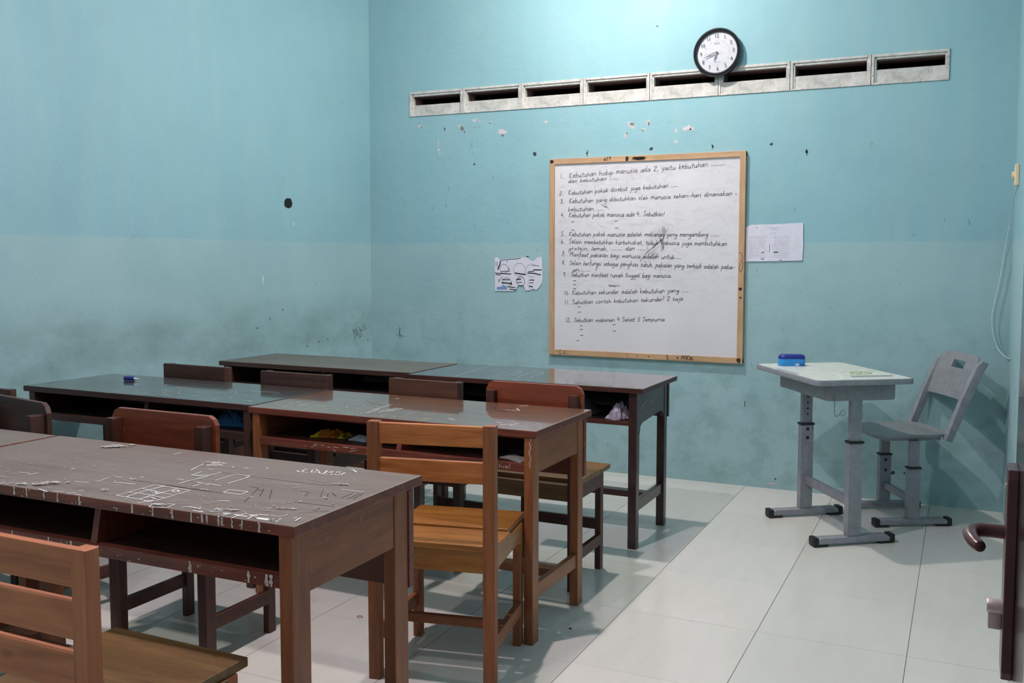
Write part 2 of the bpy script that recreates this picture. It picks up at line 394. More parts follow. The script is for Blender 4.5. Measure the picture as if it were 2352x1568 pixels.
# floor tiles
def floor_mat():
    t = NT('cream_floor_tiles'); v = t.coord(); sep = t.n.new('ShaderNodeSeparateXYZ'); t.link(v, sep.inputs[0])
    def grid(sock, off):
        a = t.math('DIVIDE', t.math('SUBTRACT', sock, off), 0.5); fr = t.math('FRACT', a); fl = t.math('FLOOR', a)
        d = t.math('MINIMUM', fr, t.math('SUBTRACT', 1.0, fr)); return d, fl
    dx, ix = grid(sep.outputs['X'], -1.139-10); dy, iy = grid(sep.outputs['Y'], 4.6967-10)
    gx = t.math('SUBTRACT', 1.0, t.step(dx, 0.0015, 0.0042)); gy = t.math('SUBTRACT', 1.0, t.step(dy, 0.0012, 0.0032))
    gro = t.math('MAXIMUM', gx, t.math('MULTIPLY', gy, 0.6))
    wn = t.n.new('ShaderNodeTexWhiteNoise'); cb = t.n.new('ShaderNodeCombineXYZ'); t.link(ix, cb.inputs[0]); t.link(iy, cb.inputs[1]); t.link(cb.outputs[0], wn.inputs['Vector'])
    base = t.mix(wn.outputs['Value'], S(208, 208, 201), S(218, 214, 209))
    vs = t.coord((5, 1.2, 1)); base = t.mix(t.math('MULTIPLY', t.step(t.noise(vs, 2.2, 6, 0.6, 0.6), 0.4, 0.75), 0.4), base, S(196, 198, 192))
    base = t.mix(t.math('MULTIPLY', t.step(t.noise(v, 14, 6, 0.7), 0.62, 0.72), 0.25), base, S(176, 178, 174))
    base = t.mix(t.math('MULTIPLY', t.step(t.noise(v, 70, 2, 0.5), 0.76, 0.79), 0.6), base, S(120, 118, 112))
    c = t.mix(gro, base, S(112, 110, 104)); t.link(c, t.b.inputs['Base Color'])
    r = t.math('ADD', 0.12, t.math('MULTIPLY', t.noise(v, 5, 5, 0.6), 0.12)); t.link(t.math('ADD', r, t.math('MULTIPLY', gro, 0.5)), t.b.inputs['Roughness'])
    t.bump(t.math('SUBTRACT', 1.0, gro), 0.25, 0.002); return t.m
M_floor = floor_mat()
def conc_mat():
    t = NT('weathered_concrete'); v = t.coord()
    c = t.ramp(t.noise(v, 14, 7, 0.7), [(0.3, S(158, 160, 156)), (0.5, S(196, 196, 192)), (0.65, S(214, 212, 208))])
    c = t.mix(t.math('MULTIPLY', t.step(t.noise(v, 30, 7, 0.7), 0.60, 0.70), 0.7), c, S(96, 96, 90))
    c = t.mix(t.math('MULTIPLY', t.step(t.noise(v, 6, 4, 0.7), 0.60, 0.68), 0.6), c, S(140, 186, 186))
    t.link(c, t.b.inputs['Base Color']); t.b.inputs['Roughness'].default_value = 0.85; t.bump(t.noise(v, 40, 6, 0.7), 0.5, 0.01); return t.m
M_conc = conc_mat()
def board_mat():
    t = NT('whiteboard_surface'); v = t.coord()
    c = t.mix(t.step(t.noise(v, 2.0, 3), 0.3, 0.7), S(210, 210, 216), S(220, 219, 224))
    sep = t.n.new('ShaderNodeSeparateXYZ'); t.link(v, sep.inputs[0])
    zone = t.math('MULTIPLY', t.step(sep.outputs['Z'], 0.95, 1.2), 1.0)
    sv = t.coord((2.5, 1, 6)); s1 = t.step(t.noise(sv, 2.4, 7, 0.7, 1.5), 0.45, 0.75)
    c = t.mix(t.math('MULTIPLY', t.math('MULTIPLY', s1, zone), 0.45), c, S(176, 174, 180))
    s2 = t.step(t.noise(v, 7.5, 7, 0.75, 1.0), 0.58, 0.72)
    c = t.mix(t.math('MULTIPLY', t.math('MULTIPLY', s2, zone), 0.4), c, S(150, 148, 154))
    # rubbed dark smear
    dv = t.n.new('ShaderNodeVectorMath'); dv.operation = 'SUBTRACT'; t.link(v, dv.inputs[0]); dv.inputs[1].default_value = (-1.70, 0, 1.40)
    sp = t.n.new('ShaderNodeSeparateXYZ'); t.link(dv.outputs[0], sp.inputs[0])
    q = t.math('ADD', t.math('POWER', t.math('MULTIPLY', t.math('SUBTRACT', sp.outputs['X'], t.math('MULTIPLY', sp.outputs['Z'], 0.5)), 11), 2.0), t.math('POWER', t.math('MULTIPLY', sp.outputs['Z'], 7), 2.0))
    mk = t.math('MULTIPLY', t.math('SUBTRACT', 1.0, t.step(q, 0.1, 1.2)), t.step(t.noise(t.coord((9, 1, 3)), 3, 6, 0.7, 1.0), 0.38, 0.68))
    c = t.mix(t.math('MULTIPLY', mk, 0.5), c, S(110, 108, 112))
    t.link(c, t.b.inputs['Base Color']); t.b.inputs['Roughness'].default_value = 0.35; return t.m
M_board = board_mat()
_p = dict(base=S(190, 154, 118), dark=S(162, 126, 92), light=S(204, 170, 134), rough=0.5)
M_frx = wood('frame_pine_x', axis='x', **_p); M_frz = wood('frame_pine_z', axis='z', **_p)

# ------------------------------------------------------------------ mesh helpers
def box(bm, x0, x1, y0, y1, z0, z1, bev=0.0):
    vs = [bm.verts.new((x, y, z)) for x in (x0, x1) for y in (y0, y1) for z in (z0, z1)]
    fs = [bm.faces.new([vs[i] for i in q]) for q in ((0, 1, 3, 2), (4, 6, 7, 5), (0, 4, 5, 1), (2, 3, 7, 6), (0, 2, 6, 4), (1, 5, 7, 3))]
    if bev:
        es = list({e for f in fs for e in f.edges}); bmesh.ops.bevel(bm, geom=es, offset=bev, segments=2, profile=0.6, affect='EDGES')
    return bm
def prism(bm, pts, a, b, plane='xz', bev=0.0):
    "polygon pts in a plane, extruded from a to b along the remaining axis"
    def P(u, v, w):
        return {'xz': (u, w, v), 'yz': (w, u, v), 'xy': (u, v, w)}[plane]
    lo = [bm.verts.new(P(u, v, a)) for u, v in pts]; hi = [bm.verts.new(P(u, v, b)) for u, v in pts]
    n = len(pts); fs = [bm.faces.new(lo), bm.faces.new(hi)]
    for i in range(n): fs.append(bm.faces.new((lo[i], lo[(i+1) % n], hi[(i+1) % n], hi[i])))
    if bev:
        es = list({e for f in fs[:2] for e in f.edges}); bmesh.ops.bevel(bm, geom=es, offset=bev, segments=2, profile=0.6, affect='EDGES')
    return bm
def tube(bm, pts, r, n=10, closed=False):
    pts = [Vector(p) for p in pts]; rings = []; N = len(pts); prev = None
    for i, p in enumerate(pts):
        d = (pts[min(i+1, N-1)]-pts[max(i-1, 0)]) if not closed else (pts[(i+1) % N]-pts[i-1])
        d.normalize()
        a = prev if prev is not None else (Vector((0, 0, 1)) if abs(d.z) < 0.9 else Vector((1, 0, 0)))
        u = (a-d*a.dot(d)).normalized(); prev = u; w = d.cross(u)
        rr = r[i] if isinstance(r, (list, tuple)) else r
        rings.append([bm.verts.new(p+(u*math.cos(2*math.pi*k/n)+w*math.sin(2*math.pi*k/n))*rr) for k in range(n)])
    for i in range(N-1 if not closed else N):
        A, B = rings[i], rings[(i+1) % N]
        for k in range(n): bm.faces.new((A[k], A[(k+1) % n], B[(k+1) % n], B[k]))
    if not closed: bm.faces.new(rings[0][::-1]); bm.faces.new(rings[-1])
    return bm
def lathe(bm, prof, n=48, M=None):
    rings = [[bm.verts.new((r*math.cos(2*math.pi*k/n), r*math.sin(2*math.pi*k/n), z)) for k in range(n)] for r, z in prof]
    for A, B in zip(rings, rings[1:]):
        for k in range(n): bm.faces.new((A[k], A[(k+1) % n], B[(k+1) % n], B[k]))
    bm.faces.new(rings[0][::-1]); bm.faces.new(rings[-1])
    if M: bmesh.ops.transform(bm, matrix=M, verts=[v for R_ in rings for v in R_])
    return bm
def obj(name, bm, mat, parent=None, smooth=False, loc=None, rotz=0):
    bmesh.ops.recalc_face_normals(bm, faces=bm.faces)
    me = bpy.data.meshes.new(name); bm.to_mesh(me); bm.free()
    for mm in (mat if isinstance(mat, (list, tuple)) else [mat]): me.materials.append(mm)
    if smooth:
        for p in me.polygons: p.use_smooth = True
        try: me.set_sharp_from_angle(angle=math.radians(35))
        except Exception: pass
    o = bpy.data.objects.new(name, me); COL.objects.link(o)
    if parent: o.parent = parent
    if loc: o.location = loc
    if rotz: o.rotation_euler = (0, 0, rotz)
    return o
def thing(name, label, cat, loc, rotz=0, group=None):
    o = bpy.data.objects.new(name, None); COL.objects.link(o); o.location = loc; o.rotation_euler = (0, 0, rotz); o.empty_display_size = 0.1
    return tag(o, label, cat, group)
def tag(o, label, cat, group=None):
    o['label'] = label; o['category'] = cat
    if group: o['group'] = group
    return o
def struct(o): o['kind'] = 'structure'; return o
B = bmesh.new
def ribbon(bm, pts, w, M, jit=0.0):
    "flat stroke; pts 2-D, M maps (u, v) to a 3-D point a hair above the surface"
    for (a, b) in zip(pts, pts[1:]):
        d = Vector((b[0]-a[0], b[1]-a[1])); L = d.length
        if L < 1e-6: continue
        d /= L; n = Vector((-d.y, d.x))*w*0.5; e = d*w*0.25
        q = [(a[0]-e.x+n.x, a[1]-e.y+n.y), (b[0]+e.x+n.x, b[1]+e.y+n.y), (b[0]+e.x-n.x, b[1]+e.y-n.y), (a[0]-e.x-n.x, a[1]-e.y-n.y)]
        bm.faces.new([bm.verts.new(M(*p)) for p in q])
def smooth_path(pts, k=4):
    if len(pts) < 3: return pts
    P = [pts[0]]+list(pts)+[pts[-1]]; out = []
    for i in range(1, len(P)-2):
        p0, p1, p2, p3 = P[i-1:i+3]
        for s in range(k):
            t = s/k
            out.append(tuple(0.5*((2*p1[j])+(-p0[j]+p2[j])*t+(2*p0[j]-5*p1[j]+4*p2[j]-p3[j])*t*t+(-p0[j]+3*p1[j]-3*p2[j]+p3[j])*t**3) for j in (0, 1)))
    out.append(tuple(P[-2])); return out
def blob(bm, cx, cy, rx, ry, M, n=14, jag=0.45, rot=0.0):
    vs = []
    for k in range(n):
        a = 2*math.pi*k/n; r = 1+random.uniform(-jag, jag); x, y = rx*r*math.cos(a), ry*r*math.sin(a)
        vs.append(bm.verts.new(M(cx+x*math.cos(rot)-y*math.sin(rot), cy+x*math.sin(rot)+y*math.cos(rot))))
    bm.faces.new(vs)
# hand lettering: single strokes on an x-height of 1
GL = {
'a': (1.0, [[(.8, .85), (.4, 1), (.05, .55), (.15, .05), (.5, .05), (.8, .6), (.85, 1), (.85, .1), (1.05, .05)]]), 'b': (.9, [[(.15, 2), (.1, .1), (.5, 0), (.85, .5), (.55, .95), (.15, .6)]]),
'c': (.8, [[(.75, .85), (.4, 1), (.05, .5), (.3, 0), (.8, .15)]]), 'd': (1.0, [[(.8, .85), (.4, 1), (.05, .5), (.3, 0), (.8, .35)], [(.92, 2), (.85, .05), (1.0, 0)]]),
'e': (.85, [[(.1, .5), (.75, .6), (.6, 1), (.15, .85), (.1, .3), (.45, 0), (.85, .2)]]), 'f': (.7, [[(.8, 1.9), (.5, 2), (.35, 1.5), (.25, -.7)], [(0, 1), (.7, 1.05)]]),
'g': (.95, [[(.8, .85), (.4, 1), (.05, .6), (.3, .1), (.8, .5)], [(.87, 1), (.8, -.6), (.4, -1), (.05, -.7)]]), 'h': (.95, [[(.15, 2), (.1, 0)], [(.1, .5), (.5, .95), (.8, .8), (.85, 0)]]),
'i': (.4, [[(.2, 1), (.15, .1), (.35, 0)], [(.22, 1.4), (.27, 1.5)]]), 'j': (.5, [[(.4, 1), (.35, -.7), (0, -.9)], [(.42, 1.4), (.46, 1.5)]]),
'k': (.9, [[(.15, 2), (.1, 0)], [(.8, 1), (.12, .5), (.85, 0)]]), 'l': (.45, [[(.2, 2), (.12, .2), (.4, 0)]]),
'm': (1.35, [[(.1, 1), (.1, 0)], [(.1, .6), (.4, 1), (.62, .8), (.62, 0)], [(.62, .6), (.95, 1), (1.18, .8), (1.22, 0)]]), 'n': (.95, [[(.1, 1), (.1, 0)], [(.1, .6), (.5, 1), (.8, .8), (.85, 0)]]),
'o': (.9, [[(.5, 1), (.08, .6), (.3, 0), (.78, .35), (.6, .95), (.4, 1)]]), 'p': (.95, [[(.15, 1), (.05, -1)], [(.12, .7), (.5, 1), (.85, .6), (.5, .05), (.12, .2)]]),
'r': (.7, [[(.12, 1), (.1, 0)], [(.1, .6), (.4, 1), (.7, .9)]]), 's': (.75, [[(.7, .9), (.35, 1), (.12, .7), (.6, .35), (.45, 0), (.05, .1)]]),
't': (.7, [[(.35, 1.7), (.3, .1), (.65, .05)], [(.05, 1.05), (.7, 1.1)]]), 'u': (.95, [[(.1, 1), (.12, .1), (.5, 0), (.8, .5), (.82, 1), (.82, .1), (1.0, 0)]]),
'w': (1.2, [[(.08, 1), (.3, 0), (.55, .8), (.8, 0), (1.1, 1)]]), 'y': (.9, [[(.1, 1), (.35, .2), (.75, .4)], [(.85, 1), (.5, -.5), (.1, -.9)]]),
'L': (1.0, [[(.2, 2), (.1, .05), (.8, 0)]]), 'K': (1.2, [[(.2, 2), (.15, 0)], [(1.1, 2), (.15, .9), (1.15, 0)]]), 'S': (1.1, [[(1, 1.8), (.55, 2), (.2, 1.6), (.8, .9), (.7, .1), (.1, .1)]]), 'M': (1.5, [[(.1, 0), (.25, 2), (.7, .7), (1.2, 2), (1.3, 0)]]),
'1': (.6, [[(.35, 2), (.25, 0)]]), '2': (1.0, [[(.1, 1.5), (.5, 2), (.85, 1.5), (.1, 0), (.95, .05)]]), '3': (1.0, [[(.1, 1.8), (.6, 2), (.8, 1.5), (.4, 1.1), (.85, .6), (.5, 0), (.05, .2)]]),
'4': (1.0, [[(.3, 2), (.1, .9), (.9, .95)], [(.75, 1.6), (.65, 0)]]), '5': (1.0, [[(.85, 2), (.3, 2), (.2, 1.2), (.75, 1.1), (.75, .2), (.1, .1)]]), '6': (.9, [[(.7, 1.9), (.2, 1.1), (.2, .1), (.7, .1), (.75, .8), (.2, .8)]]),
'7': (.95, [[(.1, 1.9), (.85, 1.9), (.35, 0)], [(.3, 1), (.8, 1.05)]]), '8': (.95, [[(.75, 1.7), (.4, 2), (.2, 1.5), (.75, .6), (.5, 0), (.1, .4), (.8, 1.6)]]), '9': (.95, [[(.75, 1.6), (.35, 2), (.15, 1.4), (.7, 1.2), (.78, 1.7), (.6, 0)]]),
'0': (.95, [[(.5, 2), (.1, 1.2), (.3, 0), (.8, .5), (.75, 1.6), (.45, 2)]]), '.': (.5, [[(.12, .1), (.4, .2)]]), ',': (.45, [[(.25, .15), (.1, -.35)]]), '!': (.5, [[(.3, 2), (.2, .6)], [(.18, 0), (.2, .1)]]), '-': (.8, [[(.1, .6), (.7, .65)]]),
'+': (1.3, [[(.1, .9), (1.1, 1.0)], [(.6, 1.7), (.55, .2)]]), '=': (1.3, [[(.1, .6), (1.1, .65)], [(.1, 1.1), (1.1, 1.2)]]),
'W': (1.6, [[(.1, 1.9), (.4, 0), (.8, 1.6), (1.0, 0), (1.5, 2)]]), ' ': (.75, [])}
def handwrite(bm, s, a, b, w, M, hs=1.0, jit=0.06):
    "write s from point a to point b on the (u, v) plane"
    tot = sum(GL[c][0]+0.18 for c in s)-.18; d = Vector((b[0]-a[0], b[1]-a[1])); L = d.length; d /= L; n = Vector((-d.y, d.x)); k = L/tot; kh = min(k*1.0, 0.0135)*hs if hs < 5 else k
    x = 0
    for c in s:
        wd_, strokes = GL[c]; ky = 1+random.uniform(-.12, .12); dy = random.uniform(-.12, .12); sl = 0.18+random.uniform(-.08, .08)
        for st in strokes:
            pts = []
            for (u, v) in smooth_path(st, 3) if len(st) > 2 else st:
                uu = (x+u+random.uniform(-jit, jit)*.4)*k+sl*v*kh; vv = (v*ky+dy)*kh; p = Vector(a)+d*uu+n*vv; pts.append((p.x, p.y))
            ribbon(bm, pts, w, M)
        x += wd_+.18

# ------------------------------------------------------------------ the room
bm = B(); box(bm, -5.4, 0.9, -1.6, 5.7, -0.1, 0.0); struct(obj('floor', bm, M_floor))
bm = B(); box(bm, -5.4, 0.9, -1.6, 5.7, CZ, CZ+0.1); struct(obj('ceiling', bm, plain('white_ceiling', S(196, 196, 194), 0.8)))
# whiteboard wall with the slot for the vent blocks
VX0, VX1, VZ0, VZ1 = -3.43, -0.108, 2.26, 2.423
bm = B(); y0, y1 = YW, YW+0.15
box(bm, -4.2, 0.9, y0, y1, 0, VZ0); box(bm, -4.2, 0.9, y0, y1, VZ1, CZ); box(bm, -4.2, VX0, y0, y1, VZ0, VZ1); box(bm, VX1, 0.9, y0, y1, VZ0, VZ1)
bmesh.ops.remove_doubles(bm, verts=bm.verts, dist=1e-5)
wall_f = struct(obj('wall_front', bm, M_wall))
bm = B(); prism(bm, [(-3.752, YW), (-4.36, 0.22), (-4.52, 0.22), (-3.91, YW)], 0, CZ, 'xy'); wall_l = struct(obj('wall_left', bm, M_wall_left))
bm = B(); box(bm, XR, XR+0.15, 0.34, YW, 0, CZ); wall_r = struct(obj('wall_right', bm, M_wall))
bm = B(); box(bm, -4.5, -0.86, 0.2, 0.34, 0, CZ); box(bm, 0.075, 0.5, 0.2, 0.34, 0, CZ); box(bm, -0.86, 0.075, 0.2, 0.34, 2.12, CZ); struct(obj('wall_back', bm, M_wall))
bm = B(); box(bm, -0.86, -0.82, 0.19, 0.35, 0, 2.12, 0.002); box(bm, 0.07, 0.11, 0.19, 0.33, 0, 2.12, 0.002); box(bm, -0.86, 0.11, 0.19, 0.35, 2.12, 2.16, 0.002); struct(obj('trim_1', bm, M_dooredge))
# door leaf, standing open beside the camera
door = B(); box(door, 0.062, 0.098, 0.355, 1.205, 0.01, 2.08, 0.002)
M_door = plain('dark_brown_door_varnish', S(54, 42, 40), 0.22, 0.0, 0.5, 0.4)
door = struct(obj('door_1', door, M_door))
bm = B(); prism(bm, [(1.128, .84), (1.172, .84), (1.178, .85), (1.178, 1.07), (1.172, 1.08), (1.128, 1.08), (1.122, 1.07), (1.122, .85)], 0.0505, 0.062, 'yz', 0.0015)
lp = obj('lock_plate', bm, M_dooredge, door)
bm = B(); hz = 1.003
tube(bm, [(0.052, 1.152, hz), (0.036, 1.152, hz), (0.025, 1.151, hz), (0.0175, 1.147, hz-.001), (0.0145, 1.138, hz-.002), (0.0155, 1.124, hz-.003), (0.0185, 1.112, hz-.004), (0.0225, 1.103, hz-.005), (0.0245, 1.099, hz-.005), (0.0252, 1.097, hz-.005)], [.008, .008, .0083, .0085, .0085, .008, .0077, .0073, .0062, .003], 16)
obj('lever_handle', bm, M_dooredge, lp, True)
bm = B(); lathe(bm, [(.0085, 0), (.0085, .0145), (.0075, .016)], 20, Matrix.Translation((0.0505, 1.15, 0.916)) @ Matrix.Rotation(-math.pi/2, 4, 'Y')); box(bm, 0.036, 0.0505, 1.1453, 1.1547, 0.890, 0.916, 0.002)
obj('key_cylinder', bm, M_chrome, lp, True)
bm = B(); lathe(bm, [(.003, 0), (.003, .0012), (.001, .002)], 12, Matrix.Translation((0.0505, 1.14, 1.06)) @ Matrix.Rotation(-math.pi/2, 4, 'Y')); obj('screw', bm, M_chrome, lp, True)

# added dark brown box that closes off the void behind the vent blocks
bm = B(); box(bm, VX0-.05, VX1+.05, YW+0.15, YW+0.6, VZ1+.12, VZ1+.14); box(bm, VX0-.05, VX1+.05, YW+0.15, YW+0.6, VZ0-.3, VZ0-.28); box(bm, VX0-.05, VX1+.05, YW+0.58, YW+0.6, VZ0-.3, VZ1+.14)
box(bm, VX0-.07, VX0-.05, YW+.15, YW+.6, VZ0-.3, VZ1+.14); box(bm, VX1+.05, VX1+.07, YW+.15, YW+.6, VZ0-.3, VZ1+.14)
struct(obj('vent_backing', bm, plain('dark_backing_brown', S(70, 54, 52), 0.8)))
# eight vent blocks
vb = [-3.43, -3.022, -2.60, -2.177, -1.75, -1.336, -0.929, -0.499, -0.108]
words = ['leftmost concrete vent block in the row, nearest the room corner', 'concrete vent block second from the left in the wall row', 'concrete vent block third from the left in the wall row', 'concrete vent block left of the clock, fourth from the left', 'concrete vent block whose right end is covered by the wall clock', 'concrete vent block just right of the wall clock, under its shadow', 'concrete vent block second from the right end of the row', 'rightmost concrete vent block at the end of the row']
M_slot = plain('vent_recess_shade', S(120, 96, 90), 0.9)  # dark brown painted for the shade inside the concrete vent openings
for k in range(8):
    a, b = vb[k]+.0015, vb[k+1]-.0015; t = thing('vent_block', words[k], 'vent', ((a+b)/2, YW, VZ0), 0, 'concrete vent blocks across the whiteboard wall'); w = (b-a)/2; H = VZ1-VZ0
    j = lambda s=.0025: random.uniform(-s, s)
    bm = B(); e = .018
    box(bm, -w, -w+e-.004+j(), -.006, .13, 0.001, H-.001, .002); box(bm, w-e+.004+j(), w, -.006, .13, 0.001, H-.001, .002)
    box(bm, -w+.01, w-.01, -.006, .13, H-.016+j(), H-.001, .002); box(bm, -w+.01, w-.01, -.006, .13, 0.001, .009, .002)
    # inner step
    box(bm, -w+e-.006, -w+e+.006, .001, .03, .004, H-.014, .001); box(bm, w-e-.004, w-e+.006, .001, .03, .004, H-.014, .001); box(bm, -w+e, w-e, .001, .03, H-.029+j(), H-.014, .001)
    obj('vent_frame', bm, M_conc, t)
    zs = H-.029-.054+j(.004); bm = B(); prism(bm, [(.005, .006), (.005, zs-.004), (.014, zs), (.03, zs+.001), (.03, .006)], -w+e-.002, w-e+.002, 'yz'); obj('sloped_sill', bm, M_conc, t)
    bm = B(); a_, b_ = -w+e-.003, w-e+.003
    box(bm, a_, b_, .0301, .129, zs-.01, zs+.001); box(bm, a_, b_, .0301, .129, H-.03, H-.02); box(bm, a_, a_+.008, .0301, .129, zs, H-.02); box(bm, b_-.008, b_, .0301, .129, zs, H-.02); obj('recess_shade_lining', bm, M_slot, t)
# wall marks: chipped paint and nail holes, part of the wall
WM = lambda x, z: (x, YW-.0008, z)
WM2 = lambda x, z: (x, YW-.0014, z)
bm = B(); bg = B()
for x, z, rx, rz in ((-3.352, 2.196, .018, .008), (-3.33, 2.19, .012, .008), (-3.30, 2.183, .006, .005), (-3.036, 2.179, .02, .009), (-2.937, 2.212, .018, .012), (-2.90, 2.204, .008, .006), (-2.877, 2.2, .007, .005), (-2.818, 2.193, .01, .008), (-2.732, 2.128, .035, .014), (-2.431, 2.174, .016, .008), (-1.868, 2.125, .022, .016), (-1.85, 2.108, .012, .009), (-1.76, 2.132, .014, .018), (-1.788, 2.09, .014, .01), (-1.9, 2.061, .012, .016), (-1.519, 2.085, .026, .016), (-1.49, 2.08, .012, .01), (-1.586, 2.075, .01, .014), (-1.585, 2.01, .013, .011), (-3.21, 2.078, .006, .02), (-3.204, 2.035, .012, .01), (-3.2, 2.01, .008, .008), (-1.48, 1.93, .006, .004), (-.99, 0.03, .03, .006), (-.6, .04, .02, .005), (-2.33, 2.18, .006, .004)):
    blob(bm, x, z, rx, rz, WM, 13, .4)
obj('peeled_paint', bm, plain('bare_plaster', S(192, 192, 196), 0.9), wall_f)
for x, z, rx, rz in ((-3.03, 2.165, .012, .018), (-3.01, 2.14, .005, .012), (-3.159, 2.167, .005, .01), (-2.822, 2.188, .008, .005), (-1.862, 2.13, .012, .007), (-1.755, 2.125, .006, .01), (-1.79, 2.088, .007, .005), (-1.89, 2.075, .006, .006), (-3.34, 2.19, .01, .003), (-2.732, 2.105, .01, .009), (-2.93, 2.165, .003, .005), (-2.9, 2.17, .004, .004)):
    blob(bg, x, z, rx, rz, WM2, 10, .4)
obj('peeled_paint', bg, plain('grey_render', S(122, 122, 122), 0.9), wall_f)
bm = B()
for x, z, r in ((-2.506, 1.977, .013), (-2.151, 1.968, .006), (-1.737, 1.976, .012), (-1.364, 1.974, .006), (-1.026, 1.971, .008), (-.83, 1.921, .009), (-2.938, 1.931, .008), (-1.709, 2.69, .005), (-.39, .165, .006), (-.33, .16, .012), (-.27, .162, .005), (-.2, .17, .007), (-3.16, 2.168, .004), (-.965, .06, .006)):
    blob(bm, x, z, r, r*.9, WM2, 9, .3)
for p in ([(-2.151, 1.985), (-2.143, 1.975), (-2.152, 1.965), (-2.146, 1.95)], [(-1.37, 1.985), (-1.36, 1.975), (-1.366, 1.96)], [(-.83, 1.935), (-.828, 1.90)], [(-1.15, .5), (-1.15, .47)]): ribbon(bm, p, .004, WM2)
for k in range(60):
    x, z = random.uniform(-3.5, .1), random.uniform(.15, 1.9); a = random.uniform(1.2, 1.9); L = random.uniform(.006, .03); ribbon(bm, [(x, z), (x+L*math.cos(a), z+L*math.sin(a))], random.uniform(.0008, .002), WM)
obj('nail_hole', bm, plain('dark_hole', S(58, 66, 68), 0.9), wall_f)
# left wall marks (the wall leans a little out of square)
LU = Vector((-0.608, -5.069, 0)).normalized()
LM = lambda u, z: tuple(Vector((-3.752, YW, 0))+LU*u+Vector((LU.y*-1, LU.x, 0))*0.0012+Vector((0, 0, z)))
bm = B(); blob(bm, .74, 1.655, .034, .032, LM, 16, .12); hole = obj('wall_hole', bm, plain('black_hole', S(16, 24, 26), 0.9), wall_l)
bm = B(); handwrite(bm, 'Whi', (.20, .84), (.07, .87), .0035, LM, 3.0)
for u, z in ((.5, .78), (.42, .79), (.6, .76), (.9, .95), (.8, 1.0), (1.0, .9), (.12, .78), (.04, .76)): blob(bm, u, z, .005, .008, LM, 8, .4)
obj('pencil_scrawl', bm, plain('pencil_grey', S(80, 106, 108), 0.9), wall_l)
bm = B(); handwrite(bm, 'kup upu', (.25, .945), (.02, .955), .004, LM, 2.0); blob(bm, .95, 1.18, .006, .03, LM, 10, .3); blob(bm, .70, 1.53, .005, .016, LM, 10, .3)
obj('chalk_scrawl', bm, plain('pale_scrawl', S(176, 208, 208), 0.9), wall_l)
bm = B(); handwrite(bm, 'K', (-3.53, .78), (-3.50, .785), .003, WM, 2.5); ribbon(bm, [(-3.55, .80), (-3.48, .79)], .003, WM); ribbon(bm, [(-3.53, .86), (-3.515, .77)], .003, WM)
obj('pencil_scrawl', bm, plain('pencil_grey_b', S(96, 124, 126), 0.9), wall_f)

# ------------------------------------------------------------------ ceiling lamps (bulbs)
for k, (p, c, e) in enumerate(LAMPS):
    lb = ['round white downlight hanging from the ceiling near the whiteboard wall', 'round white downlight hanging from the ceiling over the middle desks', 'dimmer round white downlight hanging from the ceiling near the doorway'][k]
    t = thing('ceiling_lamp', lb, 'lamp', (p[0], p[1], CZ), 0, 'downlights hanging from the ceiling'); dz = p[2]-CZ
    bm = B(); lathe(bm, [(.05, -.025), (.055, -.0), ], 24); obj('ceiling_rose', bm, plain('white_plastic', S(230, 230, 228), 0.4), t, True)
    bm = B(); tube(bm, [(0, 0, -.02), (0, 0, dz+.05)], .006, 8); obj('rod', bm, M_black, t, True)
    bm = B(); lathe(bm, [(.056, dz-.002), (.056, dz+.02), (.04, dz+.05), (.012, dz+.055)], 32); obj('housing', bm, plain('white_housing', S(230, 230, 228), 0.4), t, True)
    bm = B(); lathe(bm, [(.046*math.cos(a*math.pi/16), dz-.003-.031*math.sin(a*math.pi/16)) for a in range(8)]+[(.002, dz-.034)], 20)
    obj('lit_diffuser', bm, plain('lit_diffuser_%d' % k, (1, 1, 1, 1), 0.4, emit=(c, e)), t)

# ------------------------------------------------------------------ whiteboard
t = thing('whiteboard', 'whiteboard with pine frame and twelve handwritten questions on the teal wall', 'whiteboard', (0, 0, 0))
X0, X1, Z0, Z1 = -2.390, -1.163, .718, 1.938; F = .034; y0, y1 = YW-.027, YW-.002
bm = B(); box(bm, X0+.01, X1-.01, YW-.018, YW-.004, Z0+.01, Z1-.01); obj('board_surface', bm, M_board, t)
bm = B(); box(bm, X0, X1, y0, y1, Z0, Z0+F, .002); obj('frame_rail', bm, M_frx, t)
bm = B(); box(bm, X0, X1, y0, y1, Z1-F, Z1, .002); obj('frame_rail', bm, M_frx, t)
bm = B(); box(bm, X0, X0+F, y0-.0006, y1, Z0+.001, Z1-.001, .002); obj('frame_stile', bm, M_frz, t)
bm = B(); box(bm, X1-F, X1, y0-.0006, y1, Z0+.001, Z1-.001, .002); obj('frame_stile', bm, M_frz, t)
BM_ = lambda x, z: (x, YW-.0188, z)
bm = B()
for s, a, b, h in DATA['T']: handwrite(bm, s, a, b, .0025, BM_, h)
for x, z in DATA['D']: ribbon(bm, [(x, z), (x+.02, z+.001)], .003, BM_)
obj('handwriting', bm, M_ink, t)
bm = B()
for l in DATA['S']: ribbon(bm, smooth_path([tuple(q) for q in l]), .0035, lambda x, z: (x, YW-.0191, z))
obj('smudge', bm, M_inkgrey, t)
FM = lambda x, z: (x, y0-.0012, z)
bm = B(); handwrite(bm, '609', (-2.03, 1.915), (-1.985, 1.918), .0025, FM, .75); blob(bm, -1.88, 1.921, .010, .014, FM, 8, .2)
for q in range(9): ribbon(bm, [(-1.84+random.uniform(-.01, .02), 1.912+q*.002), (-1.77+random.uniform(-.01, .02), 1.912+q*.002)], .003, FM)
